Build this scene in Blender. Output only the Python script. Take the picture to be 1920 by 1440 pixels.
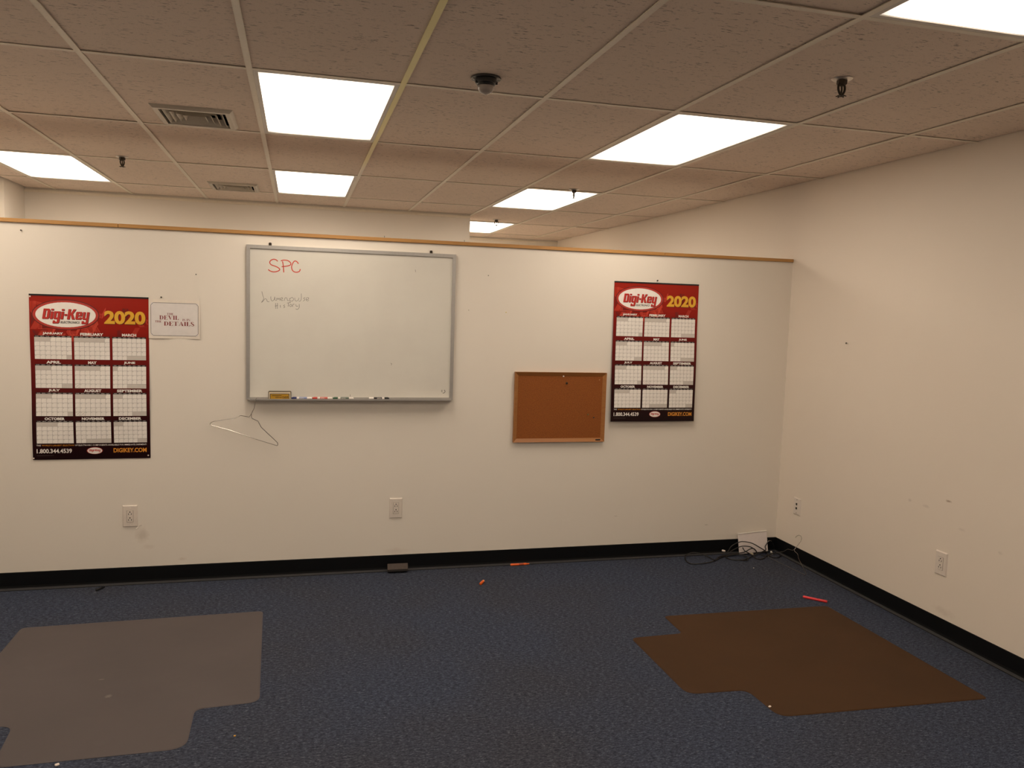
import bpy, math, random
from mathutils import Vector, Matrix, Euler

for o in list(bpy.data.objects):
    bpy.data.objects.remove(o)
SC = bpy.context.scene
COL = SC.collection
random.seed(7)
PI = math.pi

# ------------------------------------------------------------------ camera, world, exposure
cam_d = bpy.data.cameras.new('camera')
cam = bpy.data.objects.new('camera', cam_d)
COL.objects.link(cam)
SC.camera = cam
cam_d.sensor_width = 36.0
cam_d.lens = 36.0 * 1522.3 / 1920.0
cam_d.clip_start = 0.02
CR = Vector((0.9668, -0.2537, 0.0315)); CU = Vector((-0.0071, 0.0966, 0.9953)); CF = Vector((0.2556, 0.9624, -0.0916))
CF.normalize(); CR = (CR - CF * CR.dot(CF)).normalized(); CU = CR.cross(CF)
M = Matrix(((CR.x, CU.x, -CF.x), (CR.y, CU.y, -CF.y), (CR.z, CU.z, -CF.z))).to_4x4()
M.translation = Vector((-3.2783, -4.9485, 1.6453))
cam.matrix_world = M

world = bpy.data.worlds.new('world')
SC.world = world
world.use_nodes = True
world.node_tree.nodes['Background'].inputs[0].default_value = (0.01, 0.01, 0.01, 1)
world.node_tree.nodes['Background'].inputs[1].default_value = 0.3

SC.view_settings.view_transform = 'Standard'
SC.view_settings.look = 'None'
SC.view_settings.gamma = 1.0
SC.view_settings.use_curve_mapping = False
SC.view_settings.exposure = 0.0
LAMP_COLOR = (1.0, 0.86, 0.70)
LAMP_STRENGTH = 9.9

# ------------------------------------------------------------------ helpers
class MB:
    """collects vertices and faces; several materials by index"""
    def __init__(s): s.v = []; s.f = []; s.m = []
    def add(s, vs, fs, mi=0):
        n = len(s.v); s.v += [tuple(p) for p in vs]
        for f in fs: s.f.append(tuple(i + n for i in f)); s.m.append(mi)
    def box(s, x0, y0, z0, x1, y1, z1, mi=0):
        x0, x1 = min(x0, x1), max(x0, x1); y0, y1 = min(y0, y1), max(y0, y1); z0, z1 = min(z0, z1), max(z0, z1)
        s.add([(x0,y0,z0),(x1,y0,z0),(x1,y1,z0),(x0,y1,z0),(x0,y0,z1),(x1,y0,z1),(x1,y1,z1),(x0,y1,z1)],
              [(0,3,2,1),(4,5,6,7),(0,1,5,4),(1,2,6,5),(2,3,7,6),(3,0,4,7)], mi)
    def bevbox(s, c, size, b, mi=0, mat=None):
        """box with chamfered edges"""
        hx, hy, hz = (t / 2 for t in size)
        vs = []; idx = {}
        for sx in (-1, 1):
            for sy in (-1, 1):
                for sz in (-1, 1):
                    for ax in range(3):
                        p = [sx * (hx - b), sy * (hy - b), sz * (hz - b)]
                        p[ax] = (sx * hx, sy * hy, sz * hz)[ax]
                        idx[(sx, sy, sz, ax)] = len(vs); vs.append(Vector(p))
        fs = []
        for ax in range(3):
            a, c2 = [k for k in range(3) if k != ax]
            for sg in (-1, 1):
                q = []
                for (u, w) in ((-1,-1),(1,-1),(1,1),(-1,1)):
                    t = [0,0,0]; t[ax] = sg; t[a] = u; t[c2] = w
                    q.append(idx[(*t, ax)])
                flip = (sg < 0) != (ax == 1)
                fs.append(tuple(reversed(q)) if flip else tuple(q))
        for ax in range(3):
            a, c2 = [k for k in range(3) if k != ax]
            for u in (-1, 1):
                for w in (-1, 1):
                    def g(sg, k):
                        t = [0,0,0]; t[ax] = sg; t[a] = u; t[c2] = w
                        return idx[(*t, k)]
                    fs.append((g(-1, a), g(1, a), g(1, c2), g(-1, c2)))
        for sx in (-1, 1):
            for sy in (-1, 1):
                for sz in (-1, 1):
                    fs.append(tuple(idx[(sx, sy, sz, k)] for k in range(3)))
        T = (mat if mat else Matrix.Identity(3))
        s.add([T @ p + Vector(c) for p in vs], fs, mi)
    def lathe(s, prof, n=24, c=(0,0,0), mi=0, cap=True):
        """profile (r,z) spun about z"""
        vs = []; fs = []
        for r, z in prof:
            for k in range(n):
                a = 2 * PI * k / n
                vs.append((c[0] + r * math.cos(a), c[1] + r * math.sin(a), c[2] + z))
        for j in range(len(prof) - 1):
            for k in range(n):
                fs.append((j*n+k, j*n+(k+1) % n, (j+1)*n+(k+1) % n, (j+1)*n+k))
        if cap:
            fs.append(tuple(range(n))); fs.append(tuple((len(prof)-1)*n + k for k in reversed(range(n))))
        s.add(vs, fs, mi)
    def tube(s, pts, r, n=8, mi=0, closed=False):
        pts = [Vector(p) for p in pts]; m = len(pts)
        vs = []; fs = []; up = None
        for i, p in enumerate(pts):
            t = (pts[min(i+1, m-1)] - pts[max(i-1, 0)])
            if t.length < 1e-9: t = Vector((1,0,0))
            t.normalize()
            if up is None:
                up = Vector((0,0,1)) if abs(t.z) < .9 else Vector((1,0,0))
            up = up - t * up.dot(t)
            if up.length < 1e-6: up = t.orthogonal()
            up.normalize(); sd = t.cross(up)
            rr = r[i] if isinstance(r, (list, tuple)) else r
            for k in range(n):
                a = 2 * PI * k / n
                vs.append(p + (up * math.cos(a) + sd * math.sin(a)) * rr)
        for i in range(m - 1):
            for k in range(n):
                fs.append((i*n+k, i*n+(k+1) % n, (i+1)*n+(k+1) % n, (i+1)*n+k))
        fs.append(tuple(reversed(range(n)))); fs.append(tuple((m-1)*n + k for k in range(n)))
        s.add(vs, fs, mi)
    def xform(s, fn): s.v = [tuple(fn(p)) for p in s.v]; return s

def mesh_of(name, mb, mats, smooth=False, off=(0,0,0)):
    me = bpy.data.meshes.new(name)
    o = Vector(off)
    me.from_pydata([tuple(Vector(v) - o) for v in mb.v], [], mb.f)
    for m in (mats if isinstance(mats, (list, tuple)) else [mats]): me.materials.append(m)
    me.polygons.foreach_set('material_index', mb.m)
    if smooth:
        me.polygons.foreach_set('use_smooth', [True] * len(me.polygons))
    me.update()
    return me

def smooth_by_angle(me, ang=0.6):
    try:
        me.polygons.foreach_set('use_smooth', [True] * len(me.polygons))
        me.set_sharp_from_angle(angle=ang)
    except Exception: pass

def obj(name, mb, mats, parent=None, smooth=False, world_coords=True):
    """ONE mesh object; vertices are world coordinates, kept relative to the parent's location"""
    off = Vector((0,0,0)); q = parent
    while q is not None and world_coords: off = off + q.location; q = q.parent
    me = mesh_of(name, mb, mats, False, off)
    if smooth: smooth_by_angle(me)
    o = bpy.data.objects.new(name, me)
    COL.objects.link(o)
    if parent is not None: o.parent = parent
    return o

def tag(o, label=None, cat=None, group=None, kind=None):
    if label: o['label'] = label
    if cat: o['category'] = cat
    if group: o['group'] = group
    if kind: o['kind'] = kind
    return o

def thing(name, label, cat, loc=(0,0,0), rotz=0, group=None):
    o = bpy.data.objects.new(name, None); COL.objects.link(o)
    o.location = loc; o.rotation_euler = (0, 0, rotz); o.empty_display_size = .05
    return tag(o, label, cat, group)

def copy_tree(o, parent=None):
    c = o.copy(); COL.objects.link(c)
    if parent is not None: c.parent = parent
    for ch in list(o.children): copy_tree(ch, c)
    return c

def struct(name, mb, mats, smooth=False):
    return tag(obj(name, mb, mats, None, smooth), kind='structure')

def catmull(pts, sub=6, closed=False):
    P = [Vector(p) for p in pts]; out = []
    n = len(P)
    for i in range(n - 1):
        p0 = P[max(i-1, 0)]; p1 = P[i]; p2 = P[i+1]; p3 = P[min(i+2, n-1)]
        for k in range(sub):
            t = k / sub
            out.append(0.5 * ((2*p1) + (p2-p0)*t + (2*p0-5*p1+4*p2-p3)*t*t + (3*p1-p0-3*p2+p3)*t**3))
    out.append(P[-1])
    return out

def ribbon2d(pts, w, taper=True):
    """flat stroke in 2D: returns verts (x,y), faces"""
    P = [Vector((p[0], p[1])) for p in pts]; vs = []; fs = []
    for i, p in enumerate(P):
        t = P[min(i+1, len(P)-1)] - P[max(i-1, 0)]
        if t.length < 1e-9: t = Vector((1, 0))
        t.normalize(); nrm = Vector((-t.y, t.x))
        ww = w[i] if isinstance(w, (list, tuple)) else w
        vs += [p + nrm * ww / 2, p - nrm * ww / 2]
    for i in range(len(P) - 1): fs.append((2*i, 2*i+1, 2*i+3, 2*i+2))
    return vs, fs

# ------------------------------------------------------------------ flat lettering
_tc = {}
def text2d(body, bold=0.0, res=3, shear=0.0):
    key = (body, bold, res, shear)
    if key in _tc: return _tc[key]
    cu = bpy.data.curves.new('lettering_source', 'FONT')
    cu.body = body; cu.size = 1.0; cu.offset = bold; cu.resolution_u = res; cu.shear = shear
    ob = bpy.data.objects.new('lettering_source', cu); COL.objects.link(ob)
    bpy.context.view_layer.update()
    dg = bpy.context.evaluated_depsgraph_get()
    me = ob.evaluated_get(dg).to_mesh()
    vs = [(v.co.x, v.co.y) for v in me.vertices]; fs = [tuple(p.vertices) for p in me.polygons]
    ob.evaluated_get(dg).to_mesh_clear()
    bpy.data.objects.remove(ob); bpy.data.curves.remove(cu)
    _tc[key] = (vs, fs)
    return vs, fs

def fit2d(vf, x0, y0, x1, y1):
    """fits 2D verts into a box (y up)"""
    vs, fs = vf
    ax = min(v[0] for v in vs); bx = max(v[0] for v in vs); ay = min(v[1] for v in vs); by = max(v[1] for v in vs)
    sx = (x1-x0) / max(bx-ax, 1e-6); sy = (y1-y0) / max(by-ay, 1e-6)
    return [(x0 + (v[0]-ax)*sx, y0 + (v[1]-ay)*sy) for v in vs], fs

# ------------------------------------------------------------------ materials
def nodes_of(name):
    m = bpy.data.materials.new(name); m.use_nodes = True
    nt = m.node_tree; b = nt.nodes['Principled BSDF']
    return m, nt, b
def N(nt, t, **kw):
    n = nt.nodes.new(t)
    for k, v in kw.items():
        if k.startswith('i_'):
            key = k[2:]; key = int(key) if key.isdigit() else key.replace('_', ' ')
            n.inputs[key].default_value = v
        else: setattr(n, k, v)
    return n
def L(nt, a, b): nt.links.new(a, b)
def math_n(nt, op, a, b=None, clamp=False):
    n = nt.nodes.new('ShaderNodeMath'); n.operation = op; n.use_clamp = clamp
    for i, x in enumerate((a, b)):
        if x is None: continue
        if isinstance(x, (int, float)): n.inputs[i].default_value = x
        else: L(nt, x, n.inputs[i])
    return n.outputs[0]
def ramp(nt, fac, stops):
    n = nt.nodes.new('ShaderNodeValToRGB'); L(nt, fac, n.inputs[0])
    e = n.color_ramp.elements
    while len(e) < len(stops): e.new(0.5)
    for k, (p, c) in enumerate(stops):
        e[k].position = p; e[k].color = (*c, 1) if len(c) == 3 else c
    return n.outputs[0]
def mixc(nt, fac, a, b, mode='MIX'):
    n = nt.nodes.new('ShaderNodeMix'); n.data_type = 'RGBA'; n.blend_type = mode
    if isinstance(fac, (int, float)): n.inputs[0].default_value = fac
    else: L(nt, fac, n.inputs[0])
    for i, x in ((6, a), (7, b)):
        if isinstance(x, tuple): n.inputs[i].default_value = (*x, 1)
        else: L(nt, x, n.inputs[i])
    return n.outputs[2]
def noise(nt, vec, scale, detail=2, rough=.5):
    n = N(nt, 'ShaderNodeTexNoise'); n.inputs['Scale'].default_value = scale
    n.inputs['Detail'].default_value = detail; n.inputs['Roughness'].default_value = rough
    if vec is not None: L(nt, vec, n.inputs['Vector'])
    return n.outputs[0]
def coords(nt, kind='Object', scale=(1,1,1), loc=(0,0,0)):
    t = N(nt, 'ShaderNodeTexCoord'); m = N(nt, 'ShaderNodeMapping')
    m.inputs['Scale'].default_value = scale; m.inputs['Location'].default_value = loc
    L(nt, t.outputs[kind], m.inputs['Vector']); return m.outputs[0]
def bump(nt, b, h, strength=.2, dist=.002):
    n = N(nt, 'ShaderNodeBump'); n.inputs['Strength'].default_value = strength; n.inputs['Distance'].default_value = dist
    L(nt, h, n.inputs['Height']); L(nt, n.outputs[0], b.inputs['Normal'])

def plain(name, col, rough=.5, metal=0.0, var=.06, scale=40.0, bmp=0.0):
    """colour with a faint mottling so that nothing is dead flat"""
    m, nt, b = nodes_of(name)
    v = coords(nt)
    f = noise(nt, v, scale, 3)
    c = mixc(nt, f, tuple(max(0, x*(1-var)) for x in col), tuple(min(1, x*(1+var)) for x in col))
    L(nt, c, b.inputs['Base Color'])
    b.inputs['Roughness'].default_value = rough; b.inputs['Metallic'].default_value = metal
    if bmp: bump(nt, b, f, bmp, .001)
    return m

WALL_C = (0.80, 0.735, 0.650)
def wall_material(name, marks=(), WALL_C=WALL_C):
    m, nt, b = nodes_of(name)
    v = coords(nt)
    big = noise(nt, v, 1.3, 3); fine = noise(nt, v, 260, 2)
    c = mixc(nt, big, tuple(x*.975 for x in WALL_C), tuple(min(1, x*1.02) for x in WALL_C))
    for (p, r, col, amt, nz) in marks:          # scuffs and stains: centre, radii, colour, strength, raggedness
        vm = coords(nt, scale=(1/r[0], 1/r[1], 1/r[2]), loc=(-p[0]/r[0], -p[1]/r[1], -p[2]/r[2]))
        ln = N(nt, 'ShaderNodeVectorMath', operation='LENGTH'); L(nt, vm, ln.inputs[0])
        nn = noise(nt, v, nz, 4, .7)
        d = math_n(nt, 'ADD', ln.outputs[1 if len(ln.outputs) > 1 else 0], math_n(nt, 'MULTIPLY', nn, 1.2))
        k = N(nt, 'ShaderNodeMapRange'); L(nt, d, k.inputs[0])
        k.inputs[1].default_value = 1.45; k.inputs[2].default_value = 0.8; k.inputs[3].default_value = 0; k.inputs[4].default_value = amt
        c = mixc(nt, k.outputs[0], c, col)
    L(nt, c, b.inputs['Base Color'])
    b.inputs['Roughness'].default_value = .62
    bump(nt, b, fine, .08, .001)
    return m
M_part = wall_material('wall_paint_partition', [
    ((-4.135, 0, .285), (.05, 1, .055), (.50, .41, .32), .42, 30),
    ((-4.10, 0, .215), (.05, 1, .02), (.55, .45, .36), .22, 40),
    ((-3.92, 0, .135), (.03, 1, .015), (.55, .42, .32), .3, 50),
    ((-2.68, 0, .125), (.10, 1, .03), (.58, .45, .36), .25, 20),
    ((-1.22, 0, .295), (.02, 1, .006), (.45, .38, .32), .35, 60),
    ((-.55, 0, .21), (.02, 1, .004), (.35, .28, .22), .6, 60)])
M_rightw = wall_material('wall_paint_right', [
    ((0, -1.522, .723), (1, .028, .009), (.34, .24, .16), .85, 50),
    ((0, -1.25, .665), (1, .02, .014), (.45, .38, .32), .35, 60),
    ((0, -1.37, .66), (1, .035, .012), (.45, .38, .32), .3, 60),
    ((0, -1.62, .60), (1, .03, .01), (.45, .38, .32), .25, 60),
    ((0, -1.86, .55), (1, .02, .012), (.45, .38, .32), .25, 60),
    ((0, -2.05, .25), (1, .02, .012), (.45, .36, .30), .4, 60),
    ((0, -1.55, .14), (1, .10, .03), (.55, .44, .36), .3, 30)], (.80, .71, .61))
M_wall = wall_material('wall_paint')

def tile_material():
    m, nt, b = nodes_of('fissured_ceiling_tile')
    g = N(nt, 'ShaderNodeNewGeometry')
    def mp(s):
        k = N(nt, 'ShaderNodeMapping'); k.inputs['Scale'].default_value = s; L(nt, g.outputs['Position'], k.inputs[0]); return k.outputs[0]
    fis = noise(nt, mp((38, 140, 1)), 1.0, 2, .55)          # short dashes lying along x
    wob = noise(nt, mp((9, 9, 1)), 1.0, 2)
    pin = noise(nt, mp((240, 240, 1)), 1.0, 1)
    f1 = N(nt, 'ShaderNodeMapRange'); L(nt, fis, f1.inputs[0]); f1.inputs[1].default_value = .615; f1.inputs[2].default_value = .675
    w1 = N(nt, 'ShaderNodeMapRange'); L(nt, wob, w1.inputs[0]); w1.inputs[1].default_value = .25; w1.inputs[2].default_value = .55
    fm = math_n(nt, 'MULTIPLY', f1.outputs[0], w1.outputs[0])
    p1 = N(nt, 'ShaderNodeMapRange'); L(nt, pin, p1.inputs[0]); p1.inputs[1].default_value = .66; p1.inputs[2].default_value = .74
    big = noise(nt, mp((1.1, 1.1, 1)), 1.0, 3)
    c = mixc(nt, big, (.78, .645, .535), (.85, .71, .60))
    c = mixc(nt, math_n(nt, 'MULTIPLY', p1.outputs[0], .45), c, (.36, .29, .23))
    c = mixc(nt, math_n(nt, 'MULTIPLY', fm, .75), c, (.20, .155, .12))
    L(nt, c, b.inputs['Base Color']); b.inputs['Roughness'].default_value = .95
    h = math_n(nt, 'SUBTRACT', 1.0, math_n(nt, 'MAXIMUM', fm, p1.outputs[0]))
    bump(nt, b, h, .35, .002)
    return m
M_tile = tile_material()
M_tee = plain('white_enamel_tee', (.84, .76, .63), .45)
def yellow_tee():
    m, nt, b = nodes_of('aged_yellow_tee')
    g = N(nt, 'ShaderNodeNewGeometry'); s = N(nt, 'ShaderNodeSeparateXYZ'); L(nt, g.outputs['Position'], s.inputs[0])
    k = N(nt, 'ShaderNodeMapRange'); L(nt, s.outputs[1], k.inputs[0]); k.inputs[1].default_value = .25; k.inputs[2].default_value = .75
    c = mixc(nt, k.outputs[0], (.95, .84, .36), (.84, .76, .63))
    L(nt, c, b.inputs['Base Color']); b.inputs['Roughness'].default_value = .4
    return m
M_tee_y = yellow_tee()
M_plenum = plain('plenum_dark', (.10, .09, .08), .9)

def lens_material(name='prismatic_lens_lit', power=1.0):
    m, nt, b = nodes_of(name)
    nt.nodes.remove(b)
    t = N(nt, 'ShaderNodeTexCoord'); s = N(nt, 'ShaderNodeSeparateXYZ'); L(nt, t.outputs['Object'], s.inputs[0])
    def fall(o, a, z, lo):
        k = N(nt, 'ShaderNodeMapRange'); k.interpolation_type = 'SMOOTHSTEP'
        L(nt, math_n(nt, 'ABSOLUTE', o), k.inputs[0]); k.inputs[1].default_value = a; k.inputs[2].default_value = z
        k.inputs[3].default_value = 1; k.inputs[4].default_value = lo; return k.outputs[0]
    fx = fall(s.outputs[0], .17, .290, .30); fy = fall(s.outputs[1], .44, .61, .22)
    rib = math_n(nt, 'ADD', 1.0, math_n(nt, 'MULTIPLY', math_n(nt, 'SINE', math_n(nt, 'MULTIPLY', s.outputs[0], 900.0)), .10))
    f = math_n(nt, 'MULTIPLY', math_n(nt, 'MULTIPLY', fx, fy), rib)
    e = N(nt, 'ShaderNodeEmission'); e.inputs[0].default_value = (*LAMP_COLOR, 1)
    L(nt, math_n(nt, 'MULTIPLY', f, LAMP_STRENGTH * power), e.inputs[1])
    L(nt, e.outputs[0], nt.nodes['Material Output'].inputs[0])
    return m
M_lens = lens_material()
M_lens2 = lens_material('prismatic_lens_lit_brighter', 1.28)  # stronger emission for the lenses beyond the partition
M_fix = plain('white_enamel_fixture', (.62, .57, .51), .4)

def carpet_material():
    m, nt, b = nodes_of('blue_loop_carpet')
    v = coords(nt)
    n1 = noise(nt, coords(nt, scale=(48, 105, 1)), 1.0, 4, .72)
    n2 = noise(nt, coords(nt, scale=(120, 260, 1)), 1.0, 2, .6)
    n3 = noise(nt, v, 1.1, 3)
    n4 = noise(nt, coords(nt, scale=(38, 120, 1), loc=(3, 1, 0)), 1.0, 2, .6)
    f = math_n(nt, 'ADD', math_n(nt, 'MULTIPLY', n1, .6), math_n(nt, 'MULTIPLY', n2, .4))
    c = ramp(nt, f, [(.34, (.007, .009, .016)), (.46, (.030, .037, .060)), (.56, (.053, .064, .097)), (.68, (.148, .167, .218))])
    wear = mixc(nt, ramp(nt, n3, [(.40, (0, 0, 0)), (.66, (1, 1, 1))]), (1, 1, 1), (1.04, .93, .81))
    c = mixc(nt, 1.0, c, wear, 'MULTIPLY')
    k = N(nt, 'ShaderNodeMapRange'); L(nt, n4, k.inputs[0]); k.inputs[1].default_value = .66; k.inputs[2].default_value = .74; k.inputs[4].default_value = .5
    c = mixc(nt, k.outputs[0], c, (.22, .23, .265))
    L(nt, c, b.inputs['Base Color']); b.inputs['Roughness'].default_value = .95
    b.inputs['Specular IOR Level'].default_value = .15
    bump(nt, b, f, .6, .004)
    return m
M_carpet = carpet_material()
M_base = plain('black_vinyl_baseboard', (.0022, .0026, .0034), .5, var=.15)
M_base.node_tree.nodes['Principled BSDF'].inputs['Specular IOR Level'].default_value = .22

M_toe = plain('grey_vinyl_toe', (.030, .029, .031), .8, var=.3, scale=25)

def wood_material(name, a, c2, rough=.45, sc=(1.5, 60, 60)):
    m, nt, b = nodes_of(name)
    n1 = noise(nt, coords(nt, scale=sc), 1.0, 4, .6)
    n2 = noise(nt, coords(nt, scale=(.7, 2, 2)), 1.0, 2)
    c = mixc(nt, ramp(nt, n1, [(.3, (0, 0, 0)), (.7, (1, 1, 1))]), a, c2)
    c = mixc(nt, math_n(nt, 'MULTIPLY', n2, .35), c, tuple(x*.55 for x in a))
    L(nt, c, b.inputs['Base Color']); b.inputs['Roughness'].default_value = rough
    bump(nt, b, n1, .08, .001)
    return m
M_oak = wood_material('oak_cap', (.42, .20, .055), (.60, .32, .10))
M_corkwood = wood_material('oak_frame', (.33, .125, .030), (.42, .175, .045))
def cork_material():
    m, nt, b = nodes_of('cork')
    v = coords(nt); n1 = noise(nt, v, 190, 3, .7); n2 = noise(nt, v, 7, 3)
    c = ramp(nt, n1, [(.32, (.17, .039, .005)), (.5, (.27, .074, .009)), (.68, (.33, .105, .014))])
    c = mixc(nt, math_n(nt, 'MULTIPLY', n2, .35), c, (.26, .085, .014))
    L(nt, c, b.inputs['Base Color']); b.inputs['Roughness'].default_value = .9
    bump(nt, b, n1, .3, .001); return m
M_cork = cork_material()
M_alu = plain('brushed_aluminium', (.50, .48, .46), .38, .75, .08, 80)
def board_material():
    m, nt, b = nodes_of('dry_erase_surface')
    v = coords(nt); n1 = noise(nt, v, 3.2, 4, .6); n2 = noise(nt, coords(nt, scale=(6, 6, 22)), 1.0, 4, .7)
    c = mixc(nt, ramp(nt, n1, [(.4, (0, 0, 0)), (.75, (1, 1, 1))]), (.72, .69, .62), (.68, .645, .58))
    c = mixc(nt, math_n(nt, 'MULTIPLY', n2, .12), c, (.55, .53, .50))
    L(nt, c, b.inputs['Base Color']); b.inputs['Roughness'].default_value = .33
    b.inputs['Specular IOR Level'].default_value = .35
    return m
M_wb = board_material()
M_redink = plain('red_marker_ink', (.62, .045, .018), .6)
M_blackink = plain('black_marker_ink', (.05, .045, .045), .6)
M_greyink = plain('faded_black_ink', (.16, .145, .13), .6)
M_white = plain('white_plastic', (.78, .72, .66), .35)
M_plate = plain('ivory_plate', (.74, .66, .585), .32)
M_dark = plain('dark_slot', (.006, .005, .004), .8)
M_black = plain('black_plastic', (.012, .012, .013), .35)
M_steel = plain('galvanised_wire', (.40, .37, .34), .16, 1.0)
M_bronze = plain('dark_brass', (.045, .033, .022), .4, .6)
M_chrome = plain('chrome_plate', (.66, .62, .57), .3, .8)

def sheet_material():
    m, nt, b = nodes_of('red_calendar_print')
    t = N(nt, 'ShaderNodeTexCoord'); s = N(nt, 'ShaderNodeSeparateXYZ'); L(nt, t.outputs['Generated'], s.inputs[0])
    n1 = noise(nt, coords(nt, scale=(9, 9, 9)), 1.0, 3)
    z = math_n(nt, 'ADD', s.outputs[2], math_n(nt, 'MULTIPLY', math_n(nt, 'SUBTRACT', n1, .5), .10))
    c = ramp(nt, z, [(.02, (.010, .001, .002)), (.25, (.028, .002, .003)), (.50, (.12, .006, .005)), (.72, (.20, .010, .007)), (.80, (.30, .014, .008)), (.95, (.33, .018, .009))])
    L(nt, c, b.inputs['Base Color']); b.inputs['Roughness'].default_value = .33
    b.inputs['Specular IOR Level'].default_value = .2
    return m
M_sheet = sheet_material()
M_circ = plain('circuit_print_bright', (.62, .060, .030), .35)
M_circd = plain('circuit_print_dark', (.075, .004, .004), .35)
M_logored = plain('logo_red', (.52, .028, .020), .35)
M_ring = plain('oval_ring_red', (.46, .040, .028), .3)
M_ringd = plain('oval_rim_dark', (.10, .006, .006), .35)
M_paper = plain('white_print', (.88, .835, .785), .4)
M_papergrey = plain('grey_print', (.62, .57, .525), .4)
M_line = plain('cell_line', (.17, .14, .125), .5)
M_gold = plain('golden_print', (.78, .42, .035), .35)
M_orange = plain('orange_print', (.70, .28, .03), .35)
M_blackp = plain('black_print', (.018, .012, .012), .4)

# ------------------------------------------------------------------ room shell
H = 2.548                                   # ceiling height
XL, YR = -5.85, -7.6                         # unseen left and rear walls
YB, YF = 2.93, 5.30                         # back wall (left part) and far wall (right part)
XE, XP, YP = -1.66, -5.54, 2.42             # end of the back wall; wall return on the left
CAP = 2.0254                                # underside of the oak cap on the partition

b = MB(); b.box(XL-.1, YR-.1, -.05, .1, YF+.1, 0)
floor = struct('floor', b, M_carpet)
b = MB(); b.box(0, YR, 0, .1, YF+.1, H+.12)
struct('wall_right', b, M_rightw)
b = MB(); b.box(XL, 0, 0, 0, .115, CAP)
struct('wall_partition', b, M_part)
b = MB(); b.box(XP, YB, 0, XE, YF+.1, H+.12)
struct('wall_back', b, M_wall)
b = MB(); b.box(XE, YF, 0, 0, YF+.1, H+.12)
struct('wall_far', b, M_wall)
b = MB(); b.box(XL, YP, 0, XP, YF+.1, H+.12)
struct('wall_return', b, M_wall)
b = MB(); b.box(XL-.1, YR, 0, XL, YP, H+.12)
struct('wall_left', b, M_wall)
b = MB(); b.box(XL-.1, YR-.1, 0, .1, YR, H+.12)
struct('wall_rear', b, M_wall)

# oak cap on the partition, built of lengths butted end to end
cap = MB()
cap = tag(bpy.data.objects.new('trim_1', None), kind='structure'); COL.objects.link(cap); cap.location = (XL, 0, CAP)
for a, z in ((XL, -4.24), (-4.238, -.963), (-.961, -.002)):
    b = MB(); b.bevbox(((a+z)/2, .0575, CAP+.0105), (z-a, .141, .021), .002)
    obj('cap_board', b, M_oak, cap)

# baseboards with a coved toe
PROF = [(0, 0), (.018, 0), (.0175, .0022), (.016, .0034), (.0085, .0065), (.0055, .0125), (.0035, .024), (.0035, .098), (.002, .1012), (0, .1012)]
def baseboard(name, a, z, fn):
    b = MB(); n = len(PROF)
    vs = [fn(a, d, h) for d, h in PROF] + [fn(z, d, h) for d, h in PROF]
    fs = [(k, (k+1) % n, n+(k+1) % n, n+k) for k in range(n)] + [tuple(range(n)), tuple(reversed(range(n, 2*n)))]
    b.add(vs, fs)
    for k in (3, 4): b.m[k] = 1              # toe faces take a lighter grey than the board
    return struct(name, b, [M_base, M_toe])
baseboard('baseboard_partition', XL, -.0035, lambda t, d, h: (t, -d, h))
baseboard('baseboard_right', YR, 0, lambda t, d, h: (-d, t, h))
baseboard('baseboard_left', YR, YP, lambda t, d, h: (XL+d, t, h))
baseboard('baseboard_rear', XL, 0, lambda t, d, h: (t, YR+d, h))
# wall angles under the ceiling of the back and far walls
b = MB(); b.box(XP, YB-.009, H-.034, XE, YB, H-.010); struct('trim_2', b, M_tee)
b = MB(); b.box(XE, YF-.009, H-.034, 0, YF, H-.010); struct('trim_3', b, M_tee)

# ------------------------------------------------------------------ suspended ceiling
GX = {-2: -4.694, -1: -4.0755, 0: -3.469, 1: -2.867, 2: -2.2600, 3: -1.648, 4: -1.022, 5: -.405}
for i in range(-6, -2): GX[i] = -4.694 + (i+2) * .608
GX[6] = 0.0
GY = {j: -1.515 + 1.2514 * j for j in range(-5, 7)}
def ymax(i): return YF if i >= 3 else (YB if i >= -3 else YP)
ceil_mb = MB(); ceil_mb.box(XL-.1, YR-.1, H+.12, .1, YF+.1, H+.16)
ceiling = struct('ceiling', ceil_mb, M_plenum)
LIGHTS = [(3, -4), (3, -2), (3, 0), (3, 2), (3, 4), (0, -4), (0, -2), (0, 0), (0, 2), (-3, -2), (-3, 0), (-3, 2)]
VENTS = {(-1, 0): (-3.775, -.535), (-1, 2): (-3.775, 1.995)}
VH = (.155, .171)                            # half size of the hole cut for a vent
_tm = {}
def tile_mesh(w, d, hole=None):
    key = (round(w, 3), round(d, 3), hole)
    if key not in _tm:
        b = MB()
        if hole is None: b.box(-w/2, -d/2, 0, w/2, d/2, .015)
        else:
            hx, hy = hole
            b.box(-w/2, -d/2, 0, hx-VH[0], d/2, .015); b.box(hx+VH[0], -d/2, 0, w/2, d/2, .015)
            b.box(hx-VH[0], -d/2, 0, hx+VH[0], hy-VH[1], .015); b.box(hx-VH[0], hy+VH[1], 0, hx+VH[0], d/2, .015)
        _tm[key] = mesh_of('ceiling_tile', b, M_tile)
    return _tm[key]
def put_tile(x0, y0, x1, y1, hole=None):
    if x1-x0 < .03 or y1-y0 < .03: return
    cx, cy = (x0+x1)/2, (y0+y1)/2
    hl = None if hole is None else (round(hole[0]-cx, 4), round(hole[1]-cy, 4))
    o = bpy.data.objects.new('ceiling_tile', tile_mesh(x1-x0-.012, y1-y0-.012, hl))
    COL.objects.link(o); o.parent = ceiling
    far = hole is None
    rx = random.uniform(-.0022, .0022) if far else 0
    ry = random.uniform(-.002, .002) if far else 0
    lift = .0042 + abs(rx)*(y1-y0)/2 + abs(ry)*(x1-x0)/2
    o.location = (cx, cy, H + lift); o.rotation_euler = (rx, ry, 0)
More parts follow.
